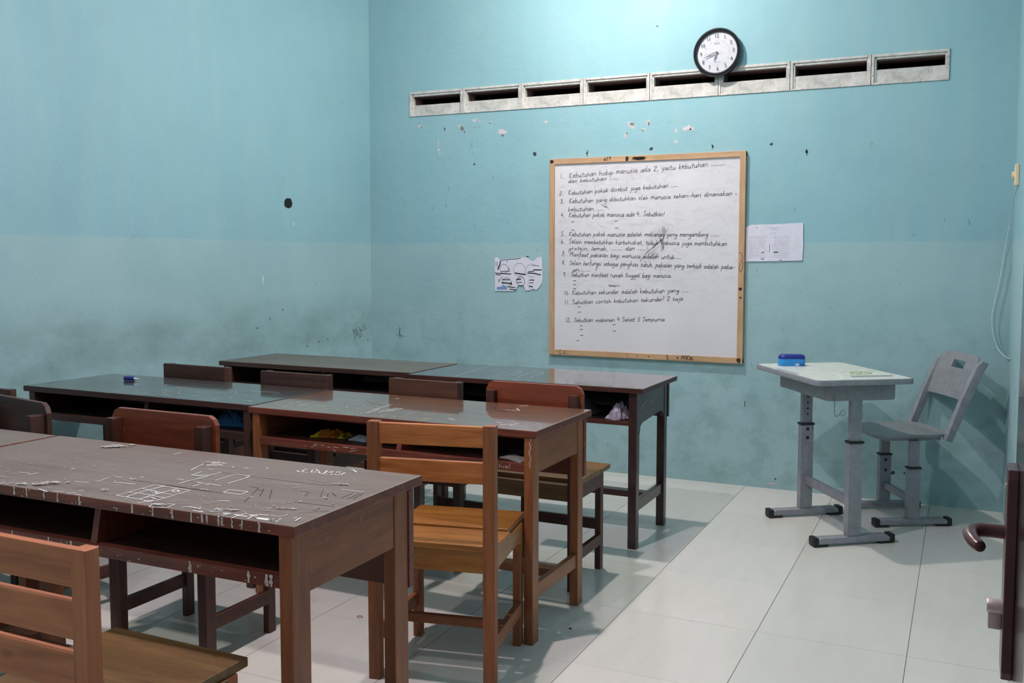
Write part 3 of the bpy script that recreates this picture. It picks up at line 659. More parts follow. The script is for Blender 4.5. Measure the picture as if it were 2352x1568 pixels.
for x, z, r in ((-2.374, 1.922, .012), (-1.185, .736, .014), (-1.182, 1.15, .010), (-1.18, 1.10, .007), (-1.55, .735, .006), (-1.73, .735, .004), (-1.80, .738, .003)): blob(bm, x, z, r, r, FM, 9, .3)
ribbon(bm, smooth_path([(-1.195, 1.36), (-1.18, 1.355), (-1.172, 1.33), (-1.18, 1.31), (-1.17, 1.295), (-1.18, 1.25), (-1.19, 1.26), (-1.186, 1.30)]), .0022, FM)
handwrite(bm, 'Lo.', (-2.32, .728), (-2.26, .728), .002, FM, .9); handwrite(bm, 'MKe.', (-1.53, .728), (-1.45, .727), .003, FM, 1.0); ribbon(bm, [(-1.615, .75), (-1.61, .722)], .005, FM); ribbon(bm, [(-1.87, .75), (-1.865, .722)], .002, FM)
obj('frame_scribble', bm, plain('dark_brown_ink', S(52, 36, 26), 0.8), t)
# ------------------------------------------------------------------ papers on the wall
def sheet(pts, M, th, fz=None):
    bm = B(); vs = [bm.verts.new(M(*p)) for p in pts]; f = bm.faces.new(vs)
    r = bmesh.ops.extrude_face_region(bm, geom=[f]); bmesh.ops.translate(bm, vec=(0, -th, 0), verts=[g for g in r['geom'] if isinstance(g, bmesh.types.BMVert)]); return bm
o = [(-2.788, 1.325), (-2.765, 1.33), (-2.75, 1.31), (-2.72, 1.318), (-2.65, 1.322), (-2.58, 1.328), (-2.56, 1.33), (-2.55, 1.322), (-2.53, 1.31), (-2.515, 1.302), (-2.495, 1.318), (-2.48, 1.33), (-2.452, 1.333), (-2.45, 1.28), (-2.447, 1.20), (-2.452, 1.165), (-2.47, 1.14), (-2.49, 1.122), (-2.51, 1.13), (-2.535, 1.12), (-2.565, 1.118), (-2.57, 1.135), (-2.58, 1.15), (-2.61, 1.152), (-2.625, 1.14), (-2.635, 1.12), (-2.655, 1.112), (-2.72, 1.112), (-2.785, 1.111), (-2.788, 1.22)]
pp = obj('torn_paper', sheet(o, lambda x, z: (x, YW-.003, z), .002), M_paper); tag(pp, 'torn drawing sheet with black pen circles, stuck left of the whiteboard', 'paper')
PM = lambda x, z: (x, YW-.0056, z)
bm = B()
def circ(cx, cz, rx, rz, w=.0022, a0=0, a1=360, n=20): ribbon(bm, [(cx+rx*math.cos(math.radians(a0+(a1-a0)*i/n)), cz+rz*math.sin(math.radians(a0+(a1-a0)*i/n))) for i in range(n+1)], w, PM)
circ(-2.72, 1.255, .03, .03); circ(-2.61, 1.25, .042, .042, .0016); circ(-2.52, 1.245, .042, .042, .0014, 60, 300); circ(-2.70, 1.17, .032, .028); circ(-2.60, 1.175, .029, .029, .003); circ(-2.53, 1.16, .02, .028, .0014, 90, 280)
for l, w in (([(-2.785, 1.227), (-2.74, 1.225)], .005), ([(-2.75, 1.225), (-2.67, 1.222)], .006), ([(-2.78, 1.218), (-2.745, 1.215)], .005), ([(-2.64, 1.229), (-2.61, 1.224), (-2.565, 1.22)], .008), ([(-2.55, 1.23), (-2.50, 1.227), (-2.46, 1.218)], .007), ([(-2.51, 1.25), (-2.455, 1.25)], .007), ([(-2.545, 1.239), (-2.505, 1.240)], .005),
             ([(-2.73, 1.185), (-2.68, 1.185)], .006), ([(-2.735, 1.166), (-2.665, 1.16)], .008), ([(-2.67, 1.17), (-2.665, 1.152)], .006), ([(-2.63, 1.187), (-2.60, 1.19)], .008), ([(-2.625, 1.168), (-2.59, 1.17)], .004), ([(-2.535, 1.185), (-2.505, 1.185)], .006), ([(-2.54, 1.167), (-2.51, 1.168)], .004), ([(-2.54, 1.147), (-2.515, 1.142)], .007), ([(-2.69, 1.14), (-2.64, 1.135)], .006), ([(-2.68, 1.125), (-2.63, 1.12)], .006),
             ([(-2.78, 1.30), (-2.775, 1.27)], .003), ([(-2.77, 1.30), (-2.762, 1.26)], .003), ([(-2.745, 1.305), (-2.75, 1.28), (-2.765, 1.25)], .008), ([(-2.74, 1.31), (-2.68, 1.315), (-2.60, 1.322)], .004), ([(-2.70, 1.306), (-2.695, 1.295)], .004), ([(-2.74, 1.237), (-2.68, 1.24), (-2.685, 1.262)], .004), ([(-2.76, 1.17), (-2.73, 1.205)], .003), ([(-2.76, 1.19), (-2.755, 1.17)], .003), ([(-2.52, 1.278), (-2.47, 1.275)], .003), ([(-2.56, 1.335), (-2.545, 1.333)], .006)): ribbon(bm, l, w, PM)
obj('pen_drawing', bm, M_ink, pp)
bm = B(); prism(bm, [(-2.772, 1.12), (-2.70, 1.122), (-2.695, 1.135), (-2.71, 1.145), (-2.73, 1.148), (-2.742, 1.14), (-2.772, 1.138)], YW-.0060, YW-.0052, 'xz'); obj('blue_scribble', bm, plain('blue_crayon', S(120, 146, 196), 0.9), pp)
o = [(-1.160, 1.506), (-1.13, 1.519), (-.98, 1.521), (-.84, 1.527), (-.837, 1.40), (-.84, 1.316), (-1.0, 1.311), (-1.161, 1.308), (-1.160, 1.40)]
pp = obj('printed_paper', sheet(o, lambda x, z: (x, YW-.004, z), .002), M_paper); tag(pp, 'white printed sheet with faint text, stuck right of the whiteboard', 'paper')
PM = lambda x, z: (x, YW-.0066, z); bm = B()
for k in range(11):
    z = 1.45-k*.0115
    for (a, b) in ((-1.14, -1.05), (-1.0, -.92)):
        x = a
        while x < b: L = random.uniform(.006, .02); ribbon(bm, [(x, z), (x+L, z)], .0018, PM); x += L+.004
for (a, b, z) in ((-1.03, -.97, 1.50), (-1.015, -.98, 1.49), (-1.02, -.99, 1.47)): ribbon(bm, [(a, z), (b, z)], .002, PM)
obj('printed_text', bm, plain('faint_print', S(176, 178, 194), 0.9), pp)
bm = B(); ribbon(bm, [(-1.0, 1.362), (-.975, 1.363)], .005, PM); ribbon(bm, [(-1.068, 1.361), (-1.056, 1.361)], .004, PM); ribbon(bm, [(-1.07, 1.324), (-1.056, 1.324)], .004, PM); ribbon(bm, [(-1.024, 1.405), (-1.024, 1.362)], .002, PM); ribbon(bm, [(-.965, 1.316), (-.955, 1.318)], .003, PM); ribbon(bm, [(-1.098, 1.505), (-1.097, 1.5)], .003, PM)
obj('pen_mark', bm, M_ink, pp)
# ------------------------------------------------------------------ wall clock
t = thing('wall_clock', 'round black rimmed wall clock with white dial above the vent blocks', 'clock', (-1.338, YW-.034, 2.500)); t.rotation_euler = (math.radians(-3), math.radians(-3.2), 0)
RX = Matrix.Rotation(math.pi/2, 4, 'X'); R0 = .138
bm = B(); lathe(bm, [(.115, -.030), (.133, -.028), (R0, -.012), (R0+.001, .004), (R0-.004, .014), (R0-.012, .017), (R0-.019, .014), (R0-.021, .004), (R0-.024, -.004)], 64, RX); obj('rim', bm, plain('black_gloss', S(20, 22, 30), 0.25), t, True)
bm = B(); lathe(bm, [(R0-.018, -.004), (R0-.018, -.001)], 64, RX); obj('dial', bm, plain('clock_dial', S(178, 182, 192), 0.5, var=0.01), t)
def text_bm(s, size, M, bm=None, extrude=0.0, sx=1.0):
    cu = bpy.data.curves.new('tmp_text', 'FONT'); cu.body = s; cu.size = size; cu.align_x = 'CENTER'; cu.align_y = 'CENTER'; cu.resolution_u = 3
    o = bpy.data.objects.new('tmp_text', cu); COL.objects.link(o); dg = bpy.context.evaluated_depsgraph_get(); me = bpy.data.meshes.new_from_object(o.evaluated_get(dg))
    bpy.data.objects.remove(o); bm = bm or B(); n0 = len(bm.verts); bm.from_mesh(me); bm.verts.ensure_lookup_table()
    for v in bm.verts[n0:]: v.co = Vector(M(v.co.x*sx, v.co.y))
    bpy.data.meshes.remove(me); bpy.data.curves.remove(cu); return bm
bm = B()
for h in range(1, 13):
    a = math.radians(90-30*h); r = .094; cx, cz = r*math.cos(a), r*math.sin(a)
    text_bm(str(h), .031, lambda x, y: (cx+x, -.0045, cz+y), bm, sx=.85)
    # slab serifs under the numerals
    for q in range(len(str(h))): pass
obj('numerals', bm, plain('dark_numerals', S(58, 62, 72), 0.6), t)
bm = B()
for k in range(60):
    a = math.radians(6*k); w = .0026 if k % 5 == 0 else .0012; ribbon(bm, [(.068*math.cos(a), .068*math.sin(a)), ((.068+.0035)*math.cos(a), (.068+.0035)*math.sin(a))], w, lambda x, z: (x, -.0045, z))
obj('minute_track', bm, plain('grey_track', S(150, 156, 166), 0.6), t)
bm = text_bm('ENA', .013, lambda x, y: (x, -.0045, y+.052), sx=1.25); obj('dial_lettering', bm, plain('dial_ink', S(104, 112, 120), 0.6), t)
bm = B(); ribbon(bm, [(-.012, -.053), (.014, -.052)], .0022, lambda x, z: (x, -.0045, z)); obj('dial_lettering', bm, plain('dial_ink_b', S(150, 156, 166), 0.6), t)
def hand(name, ang, L, w, tail, y, mat):
    a = math.radians(90-ang); c, s = math.cos(a), math.sin(a); bm = B(); P = [(-tail, w*.3), (0, w*.6), (L*.55, w), (L, w*.15), (L, -w*.15), (L*.55, -w), (0, -w*.6), (-tail, -w*.3)]
    prism(bm, [(u*c-v*s, u*s+v*c) for u, v in P], y-.001, y, 'xz'); obj(name, bm, mat, t)
M_hand = plain('dark_hand', S(66, 68, 80), 0.4)
hand('hour_hand', 201, .058, .0034, .004, -.0065, M_hand); hand('minute_hand', 252, .084, .003, .008, -.0085, M_hand); hand('second_hand', 263, .082, .0006, .034, -.0105, plain('red_hand', S(150, 108, 120), 0.4))
bm = B(); lathe(bm, [(.004, .004), (.004, .012)], 16, RX); obj('hand_cap', bm, M_hand, t)
# ------------------------------------------------------------------ white cable in the right corner
bm = B(); pts = [(.2155, 4.9, 1.70), (.213, 5.0, 1.66), (.205, 5.12, 1.61), (.20, 5.22, 1.52), (.19, 5.26, 1.44), (.178, 5.27, 1.338), (.163, 5.27, 1.204), (.143, 5.27, 1.11), (.131, 5.27, 1.02), (.142, 5.27, .93), (.165, 5.26, .865), (.19, 5.22, .835), (.207, 5.12, .83), (.2135, 5.0, .84)]
P2 = []
for i in range(len(pts)-1):
    for s in range(4): P2.append(Vector(pts[i]).lerp(Vector(pts[i+1]), s/4))
P2.append(Vector(pts[-1]))
for _ in range(3): P2 = [P2[0]]+[(P2[i-1]+P2[i]*2+P2[i+1])/4 for i in range(1, len(P2)-1)]+[P2[-1]]
tag(obj('hanging_cable', tube(bm, P2, .0024, 8), plain('white_cable', S(196, 214, 208), 0.5), None, True), 'thin white cable looping down the right corner of the room', 'cable')
t = thing('wall_socket', 'small cream wall fitting on the right wall above the loop of cable', 'socket', (XR, 4.86, 1.72))
bm = B(); box(bm, -.02, -.0005, -.035, .035, -.05, .05, .005); obj('socket_plate', bm, plain('cream_plastic', S(232, 214, 180), 0.4), t)
bm = B(); lathe(bm, [(.018, 0), (.016, .012)], 20, Matrix.Translation((-.02, 0, 0)) @ Matrix.Rotation(-math.pi/2, 4, 'Y')); obj('socket_face', bm, plain('cream_plastic_b', S(236, 206, 170), 0.4), t, True)

# ------------------------------------------------------------------ student desks
def desk(label, xl, xr, yf, yb, zt, K, top, K2=None, lw=.035, ld=.05, th=.026, panel=.59, shelf=(.595, .622), plank=.46, stretch=(.15, .20), rot=0, insetl=.03, insetr=.012, rail='x', gusset=False, midrail=True, edge='edge', setback=0.0, group='two seat wooden school desks in three rows'):
    cx, cy = (xl+xr)/2, (yf+yb)/2; t = thing('school_desk', label, 'desk', (cx, cy, 0), rot, group)
    W, D = (xr-xl)/2, (yb-yf)/2; K2 = K2 or K; Lx, Rx = -W+insetl, W-insetr; zu = zt-th
    bm = B(); prism(bm, [(-W, -D), (W, -D), (W, D), (-W, D)], zu, zt, 'xy', .0035)
    tp = obj('tabletop', bm, [top, _w[edge+'x']], t)
    for pg in tp.data.polygons:
        if abs(pg.normal.z) < 0.6: pg.material_index = 1
    fy0, fy1 = -D+.004+setback, -D+.004+ld+setback; by1 = D-.052; by0 = by1-ld
    for (a, b) in ((Lx, Lx+lw), (Rx-lw, Rx)):
        for (c, d) in ((fy0, fy1), (by0, by1)):
            bm = B(); box(bm, a, b, c, d, 0, zu, .003); obj('leg', bm, _w[K+'z'], t)
        pa, pb = (a+.004, a+.022) if a < 0 else (b-.022, b-.003)
        bm = B()
        pts = [(fy1, zu), (fy1, panel-(.05 if gusset else 0)), (fy1+.02, panel) if gusset else (fy1+.001, panel), (by0-.001, panel+(.0 if not gusset else .0)), (by0, zu)]
        if gusset: pts = [(fy1-.002, zu), (fy1-.002, panel-.07), (fy1+.012, panel-.045), (fy1+.02, panel-.018), (fy1+.05, panel-.005), (by0-.05, panel+.01), (by0-.02, panel-.005), (by0+.002, panel-.03), (by0+.002, zu)]
        prism(bm, pts, pa, pb, 'yz'); obj('side_panel', bm, _w[K+'y'], t)
        bm = B(); m_ = (a+b)/2; box(bm, m_-.011, m_+.011, fy1-.002, by0+.002, stretch[0], stretch[1], .002); obj('side_stretcher', bm, _w[K+'y'], t)
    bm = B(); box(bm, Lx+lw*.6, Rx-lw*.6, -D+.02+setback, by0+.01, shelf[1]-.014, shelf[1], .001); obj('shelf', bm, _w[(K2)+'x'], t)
    bm = B(); box(bm, Lx+lw-.002, Rx-lw+.002, -D+.006+setback, -D+.03+setback, shelf[0], shelf[1]+.002, .002); obj('shelf_rail', bm, _w[edge+'x'], t)
    bm = B(); prism(bm, [(-D+.012+setback, shelf[1]), (-D+.03+setback, zu), (by0, zu), (by0, shelf[1])], .055, .075, 'yz'); obj('center_divider', bm, _w[edge+'z'], t)
    bm = B(); box(bm, Lx-.02, Rx+.004, by1, by1+.022, plank, zu-.004, .002); obj('back_panel', bm, _w[(edge if K in ('front', 'mid') else K2)+'x'], t)
    bm = B(); box(bm, Lx+lw*.5, Rx-lw*.5, -.03, .02, stretch[0]+.015, stretch[1]-.005, .002); obj('long_stretcher', bm, _w[K+'x'], t)
    return t
ZT = .74
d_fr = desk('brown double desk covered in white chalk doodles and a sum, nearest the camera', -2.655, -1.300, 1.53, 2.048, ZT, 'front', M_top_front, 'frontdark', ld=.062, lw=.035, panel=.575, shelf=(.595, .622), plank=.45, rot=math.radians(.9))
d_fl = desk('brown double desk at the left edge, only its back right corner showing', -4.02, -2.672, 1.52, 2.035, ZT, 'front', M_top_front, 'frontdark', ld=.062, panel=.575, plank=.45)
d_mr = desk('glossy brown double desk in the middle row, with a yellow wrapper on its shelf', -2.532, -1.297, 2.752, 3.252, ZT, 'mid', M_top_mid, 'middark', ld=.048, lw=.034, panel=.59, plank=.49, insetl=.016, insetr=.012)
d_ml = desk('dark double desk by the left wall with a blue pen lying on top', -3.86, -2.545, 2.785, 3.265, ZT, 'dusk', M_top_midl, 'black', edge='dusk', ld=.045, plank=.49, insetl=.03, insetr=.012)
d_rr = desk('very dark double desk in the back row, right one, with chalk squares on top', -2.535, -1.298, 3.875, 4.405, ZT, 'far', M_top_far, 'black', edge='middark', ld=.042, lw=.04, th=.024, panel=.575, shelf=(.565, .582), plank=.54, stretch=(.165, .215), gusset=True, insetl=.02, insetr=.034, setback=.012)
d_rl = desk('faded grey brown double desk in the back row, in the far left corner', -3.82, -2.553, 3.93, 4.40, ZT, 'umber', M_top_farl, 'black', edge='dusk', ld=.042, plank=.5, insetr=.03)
# drawings and scratches lying in the desk surfaces
def surf(desk_o, name, mat, polys, w, dz=.0006, blobs=(), smooth=False):
    inv = (Matrix.Translation(desk_o.location) @ Matrix.Rotation(desk_o.rotation_euler.z, 4, 'Z')).inverted(); bm = B()
    lift = [dz]
    M = lambda x, y: tuple(inv @ Vector((x, y, ZT+lift[0])))
    for l in polys: lift[0] += .00001; ribbon(bm, smooth_path([tuple(q) for q in l], 3) if (len(l) == 4 or smooth) else [tuple(q) for q in l], w*random.uniform(.75, 1.25), M)
    for b in blobs:
        for s in range(3): lift[0] += .00002; blob(bm, b[0]+random.uniform(-.3, .3)*b[2], b[1]+random.uniform(-.3, .3)*b[3], b[2]*random.uniform(.3, .8), b[3]*random.uniform(.25, .7), M, 16, .6, .3)
        for s in range(6): lift[0] += .00001; x, y = b[0]+random.uniform(-1, 1)*b[2], b[1]+random.uniform(-1, 1)*b[3]; ribbon(bm, [(x, y), (x+random.uniform(-.5, .5)*b[2], y+random.uniform(-.5, .5)*b[3])], .0015, M)
    return obj(name, bm, mat, desk_o)
def smear_mat():
    t = NT('smeared_chalk'); v = t.coord((1, 2.2, 1)); n = t.noise(v, 75, 6, 0.7, 0.6)
    t.link(t.ramp(n, [(0.42, S(118, 100, 92)), (0.52, S(158, 150, 148)), (0.62, S(214, 216, 220))]), t.b.inputs['Base Color']); t.b.inputs['Roughness'].default_value = 0.8; return t.m
surf(d_fr, 'chalk_drawing', M_chalk, DATA['F'], .0026, .0009)
surf(d_fr, 'chalk_smear', smear_mat(), [], .002, .0003, DATA['B'])
surf(d_fr, 'chalk_writing', M_chalk, DATA['G'], .0058, .0004, smooth=True)
surf(d_fr, 'surface_crack', M_crack, DATA['C'], .0016, .0005)
def rnd_scratch(x0, x1, y0, y1, n, L=(.005, .04)):
    o = []
    for _ in range(n):
        x, y = random.uniform(x0, x1), y0+(y1-y0)*random.random()**1.5; a = random.gauss(0, .7); l = random.uniform(*L); o.append([(x, y), (x+l*math.cos(a), y+l*math.sin(a))])
    return o
M_faint = plain('faint_chalk', S(160, 158, 152), 0.9)
surf(d_fr, 'scratches', M_faint, rnd_scratch(-2.63, -1.4, 1.55, 1.95, 260, (.003, .024)), .0016, .0004)
surf(d_mr, 'chalk_marks', M_chalk, DATA['M'], .003); surf(d_mr, 'surface_crack', M_crack, DATA['MC'], .0018)
surf(d_mr, 'scratches', plain('yellowish_scratch', S(172, 166, 136), 0.9), rnd_scratch(-2.45, -1.75, 2.77, 2.98, 120, (.006, .04)), .0016, .0004)
surf(d_rr, 'chalk_drawing', plain('pale_chalk', S(160, 176, 180), 0.9), DATA['R'], .0034)
surf(d_ml, 'scratches', plain('pale_scratch', S(156, 170, 172), 0.9), DATA['L']+rnd_scratch(-3.4, -2.6, 2.82, 3.1, 50, (.01, .05)), .0028)
surf(d_rl, 'scratches', M_faint, rnd_scratch(-3.0, -2.6, 3.95, 4.1, 30, (.01, .04)), .002)
# paint drips on the front edges of the nearest desk
inv = (Matrix.Translation(d_fr.location) @ Matrix.Rotation(d_fr.rotation_euler.z, 4, 'Z')).inverted(); bm = B()
fy = -(2.048-1.53)/2
def drip(X, z0, z1, yy, w=.006):
    lx = X-d_fr.location.x; n = 4
    for i in range(n): za, zb = z1+(z0-z1)*i/n, z1+(z0-z1)*(i+1)/n; ww = w*random.uniform(.5, 1.2); ox = random.uniform(-.001, .001); bm.faces.new([bm.verts.new(q) for q in ((lx-ww/2+ox, yy, za), (lx+ww/2+ox, yy, za), (lx+ww/2+ox, yy, zb), (lx-ww/2+ox, yy, zb))])
for X in DATA['E1']: drip(X, .716+random.uniform(0, .004), .739, fy-.0008)
for X in DATA['E2']: drip(X, .597, .6235, fy+.0052, .009 if X > -1.65 else .006)
for k in range(70): X = random.uniform(-2.6, -1.34); z = random.choice((random.uniform(.717, .737), random.uniform(.597, .62))); yy = fy-.0008 if z > .7 else fy+.0052; lx = X-d_fr.location.x; s = random.uniform(.0008, .003); bm.faces.new([bm.verts.new(q) for q in ((lx-s, yy, z-s*.5), (lx+s, yy, z-s*.5), (lx+s, yy, z+s*.5), (lx-s, yy, z+s*.5))])
obj('paint_drips', bm, plain('drip_paint', S(206, 190, 186), 0.8), d_fr)
# small scribbles on the end panels
SM = lambda x, y: (x, y, 0)
def endmark(desk_o, strokes, w, xo, mat, name):
    bm = B(); l = desk_o.location
    for s in strokes: ribbon(bm, smooth_path(s, 3), w, lambda y, z: (xo-l.x, y-l.y, z))
    obj(name, bm, mat, desk_o)
endmark(d_rr, [[(3.93, .64), (4.0, .66), (4.04, .665)], [(4.06, .66), (4.07, .65), (4.08, .665)], [(4.1, .655), (4.12, .64)], [(4.16, .68), (4.17, .66)], [(4.2, .685), (4.21, .67)]], .003, -1.3305, M_faint, 'chalk_marks')
bm = B(); l = d_mr.location; ribbon(bm, smooth_path([(-1.322, .70), (-1.318, .68), (-1.324, .665), (-1.317, .645), (-1.322, .63), (-1.319, .615)], 3), .0022, lambda x, z: (x-l.x, 2.752+.0035-l.y, z)); ribbon(bm, [(-1.315, .72), (-1.318, .705)], .0022, lambda x, z: (x-l.x, 2.752+.0035-l.y, z))
handwrite(bm, 'hiel', (-1.44, .603), (-1.395, .604), .0013, lambda x, z: (x-l.x, 2.752+.0053-l.y, z), .5)
for k in range(22): X = random.uniform(-2.3, -1.9); z = random.uniform(.6, .62); ribbon(bm, [(X, z), (X+random.uniform(.004, .02), z+random.uniform(-.004, .004))], .0015, lambda x, z: (x-l.x, 2.752+.0053-l.y, z))
obj('chalk_marks', bm, M_chalk, d_mr)

# ------------------------------------------------------------------ wooden chairs
CG = 'wooden chairs behind the school desks'
def post_pts(h, lean, wd):  # side profile (y,z) of a rear post: upright to the seat, then leaning back
    return [(0, 0), (wd, 0), (wd, .42), (wd-lean, h), (-lean, h), (0, .42)]
def chair(label, x, y, rot, kind, K, W=.41, h=.81, depth=.40, slats=((.745, .81), (.632, .70)), Ks=None, Kb=None, seatz=.445, pw=.04, pd=.032, lean=.0, seat_n=3, board=(.62, .82), side='back', round_=.025, inset=.0, bdrop=.03):
    t = thing('wooden_chair', label, 'chair', (x, y, 0), rot, CG); Ks = Ks or K; Kb = Kb or K; w = W/2
    for s in (-1, 1):
        a, b = (-w, -w+pw) if s < 0 else (w-pw, w)
        ph = h if kind == 'ladder' else h-bdrop
        bm = B(); prism(bm, post_pts(ph, lean, pd), a, b, 'yz', .003); obj('rear_leg', bm, _w[K+'z'], t)
        fa, fb = (a+.012, b+.002) if s < 0 else (a-.002, b-.012)
        bm = B(); box(bm, fa, fb, depth-.035, depth, 0, seatz-.02, .003); obj('front_leg', bm, _w[K+'z'], t)
        m_ = (a+b)/2
        bm = B()
        if kind == 'ladder': prism(bm, [(pd-.004, seatz-.02), (pd-.004, seatz-.17), (pd+.012, seatz-.12), (pd+.04, seatz-.08), (depth-.09, seatz-.075), (depth-.05, seatz-.09), (depth-.034, seatz-.12), (depth-.034, seatz-.02)], m_-.012, m_+.012, 'yz')
        else: box(bm, m_-.011, m_+.011, pd-.002, depth-.03, seatz-.085, seatz-.02, .001)
        obj('seat_side_rail', bm, _w[Ks+'y'] if kind == 'ladder' else _w[K+'y'], t)
        bm = B(); box(bm, m_-.01, m_+.01, pd-.002, depth-.03, .11, .155, .002); obj('side_stretcher', bm, _w[K+'y'], t)
    bm = B(); box(bm, -w+pw-.002, w-pw+.002, .005, .027, seatz-.085, seatz-.02, .001); obj('seat_rear_rail', bm, _w[Ks+'x'], t)
    bm = B(); box(bm, -w+pw-.002, w-pw+.002, depth-.03, depth-.008, seatz-.085, seatz-.02, .001); obj('seat_front_rail', bm, _w[Ks+'x'], t)
    bm = B(); yy = depth*.5 if kind == 'ladder' else depth-.02; box(bm, -w+pw*.5, w-pw*.5, yy-.01, yy+.01, .17 if kind != 'ladder' else .12, .215 if kind != 'ladder' else .15, .002); obj('cross_stretcher', bm, _w[K+'x'], t)
    if kind == 'ladder':
        ys = [(.0, .10, .0), (.107, .185, -.005), (.191, depth+.035, .001)]
        for i, (a, b, dz) in enumerate(ys):
            bm = B(); hw = w-.001
            if i == 0: hw = w-.001; prism(bm, [(-w+pw+.001, .004), (w-pw-.001, .004), (w-pw-.001, pd+.001), (w-.001, pd+.001), (w-.001, b), (-w+.001, b), (-w+.001, pd+.001), (-w+pw+.001, pd+.001)], seatz-.02, seatz+.0, 'xy', .003)
            else: hw -= .012*(i == len(ys)-1)+.003; box(bm, -hw, hw, a, b, seatz-.02, seatz+dz, .003)
            obj('seat_slat', bm, _w[Ks+'x'], t)
        for i, (za, zb) in enumerate(slats):
            bm = B(); box(bm, -w+pw-.002, w-pw+.002, .006, .024, za, zb, .003); obj('back_slat', bm, _w[(Kb if i == 0 else Ks+'' if False else Kb)+'x'], t)
    else:
        n = 3; y_ = pd+.001; st = (depth+.03-y_)/n
        for i in range(n):
            bm = B(); box(bm, -w-.008, w+.008, y_+i*st+.001, y_+(i+1)*st-.001, seatz-.02, seatz, .003); obj('seat_slat', bm, _w[Ks+'x'], t)
        r = round_; z0, z1 = board; e = inset
        if side == 'front':   # board fixed on the front of the posts, cut corners
            ww = w+.015-e; ya, yb = pd-lean*.9, pd-lean*.9+.018
        elif side == 'rear': ww = w+.0; ya, yb = -.018-lean, -.0005-lean
        else: ww = w-pw+.001; ya, yb = .008, .026
        bm = B(); prism(bm, [(-ww, z0), (ww, z0), (ww, z1-r), (ww-r*.35, z1-r*.35), (ww-r, z1), (-ww+r, z1), (-ww+r*.35, z1-r*.35), (-ww, z1-r)], ya, yb, 'xz', .003); obj('backrest', bm, _w[Kb+'x'], t)
    return t
R_ = math.radians
# right front seat of the nearest desk, cut by the left edge of the photo
ch_a = chair('old pine slat back chair in the bottom left corner, nearest the camera', -1.592, 1.095, 0, 'ladder', 'pineold', W=.43, h=.806, depth=.37, slats=((.733, .803), (.638, .708), (.543, .613)), Ks='seatbrown', Kb='pineold', seatz=.452, pw=.036, pd=.03)
ch_b = chair('orange pine ladder back chair pushed up to the glossy middle desk', -1.470, 2.364, R_(11), 'ladder', 'pinedark', W=.412, h=.815, depth=.375, slats=((.747, .812), (.636, .703)), Ks='pineseat', Kb='pine', seatz=.448, pw=.038, pd=.032)
ch_c = chair('red brown board back chair standing behind the doodled desk', -2.397, 2.168, 0, 'board', 'middark', W=.43, h=.81, depth=.335, board=(.64, .81), side='front', Kb='red', lean=.0, pw=.036, pd=.042, Ks='umber', bdrop=.03, round_=.03)
ch_d = chair('dark board back chair with cut corners behind the leftmost front desk', -3.172, 2.20, R_(-11), 'board', 'dusk', W=.42, h=.80, depth=.335, board=(.63, .80), side='front', pw=.036, pd=.05, bdrop=.04, round_=.035)
ch_f = chair('dark square back chair against the left wall beside the left desk', -3.635, 2.42, R_(2), 'board', 'dusk', W=.38, h=.79, depth=.33, board=(.62, .79), side='in', pw=.034, pd=.03, bdrop=0, round_=.002)
ch_4 = chair('red brown board back chair at the back row, rightmost, under the whiteboard', -1.571, 3.278, 0, 'board', 'middark', W=.40, h=.818, depth=.335, board=(.64, .818), side='front', pw=.036, pd=.032, Ks='seatbrown', Kb='red', bdrop=.035, round_=.03)
ch_1 = chair('dark square back chair furthest left in the back row', -3.412, 3.36, R_(-1), 'board', 'dusk', W=.40, h=.795, depth=.335, board=(.64, .795), side='rear', pw=.034, pd=.032, bdrop=.003, round_=.003)
ch_2 = chair('dark square back chair second from the left in the back row', -2.76, 3.30, R_(-1), 'board', 'dusk', W=.375, h=.80, depth=.335, board=(.64, .80), side='rear', pw=.034, pd=.032, bdrop=.003, round_=.003)
ch_3 = chair('dark brown square back chair left of the red brown one in the back row', -2.075, 3.30, R_(-2), 'board', 'dusk', W=.345, h=.806, depth=.335, board=(.64, .806), side='rear', Kb='umber', pw=.034, pd=.032, bdrop=.003, round_=.003)
# ------------------------------------------------------------------ adjustable desk for the teacher
TU = R_(-55)   # long axis direction of the top
t = thing('adjustable_desk', 'white topped grey height adjustable desk standing right of the whiteboard', 'desk', (-.585, 4.600, 0), TU)
HL, HW, zt = .345, .245, .782
c_ = .035; pl = []
for sx, sy in ((1, 1), (-1, 1), (-1, -1), (1, -1)):
    for k in range(5):
        a0 = {(1, 1): 0, (-1, 1): 90, (-1, -1): 180, (1, -1): 270}[(sx, sy)]; a = R_(a0+k*22.5); pl.append((sx*(HL-c_)+c_*math.cos(a), sy*(HW-c_)+c_*math.sin(a)))
bm = B(); prism(bm, pl, zt-.026, zt-.0008, 'xy', .003); obj('edge_band', bm, M_grey, t, True)
bm = B(); prism(bm, [(x*.975, y*.965) for x, y in pl], zt-.004, zt, 'xy', .0005); tt = obj('desktop', bm, M_white, t)
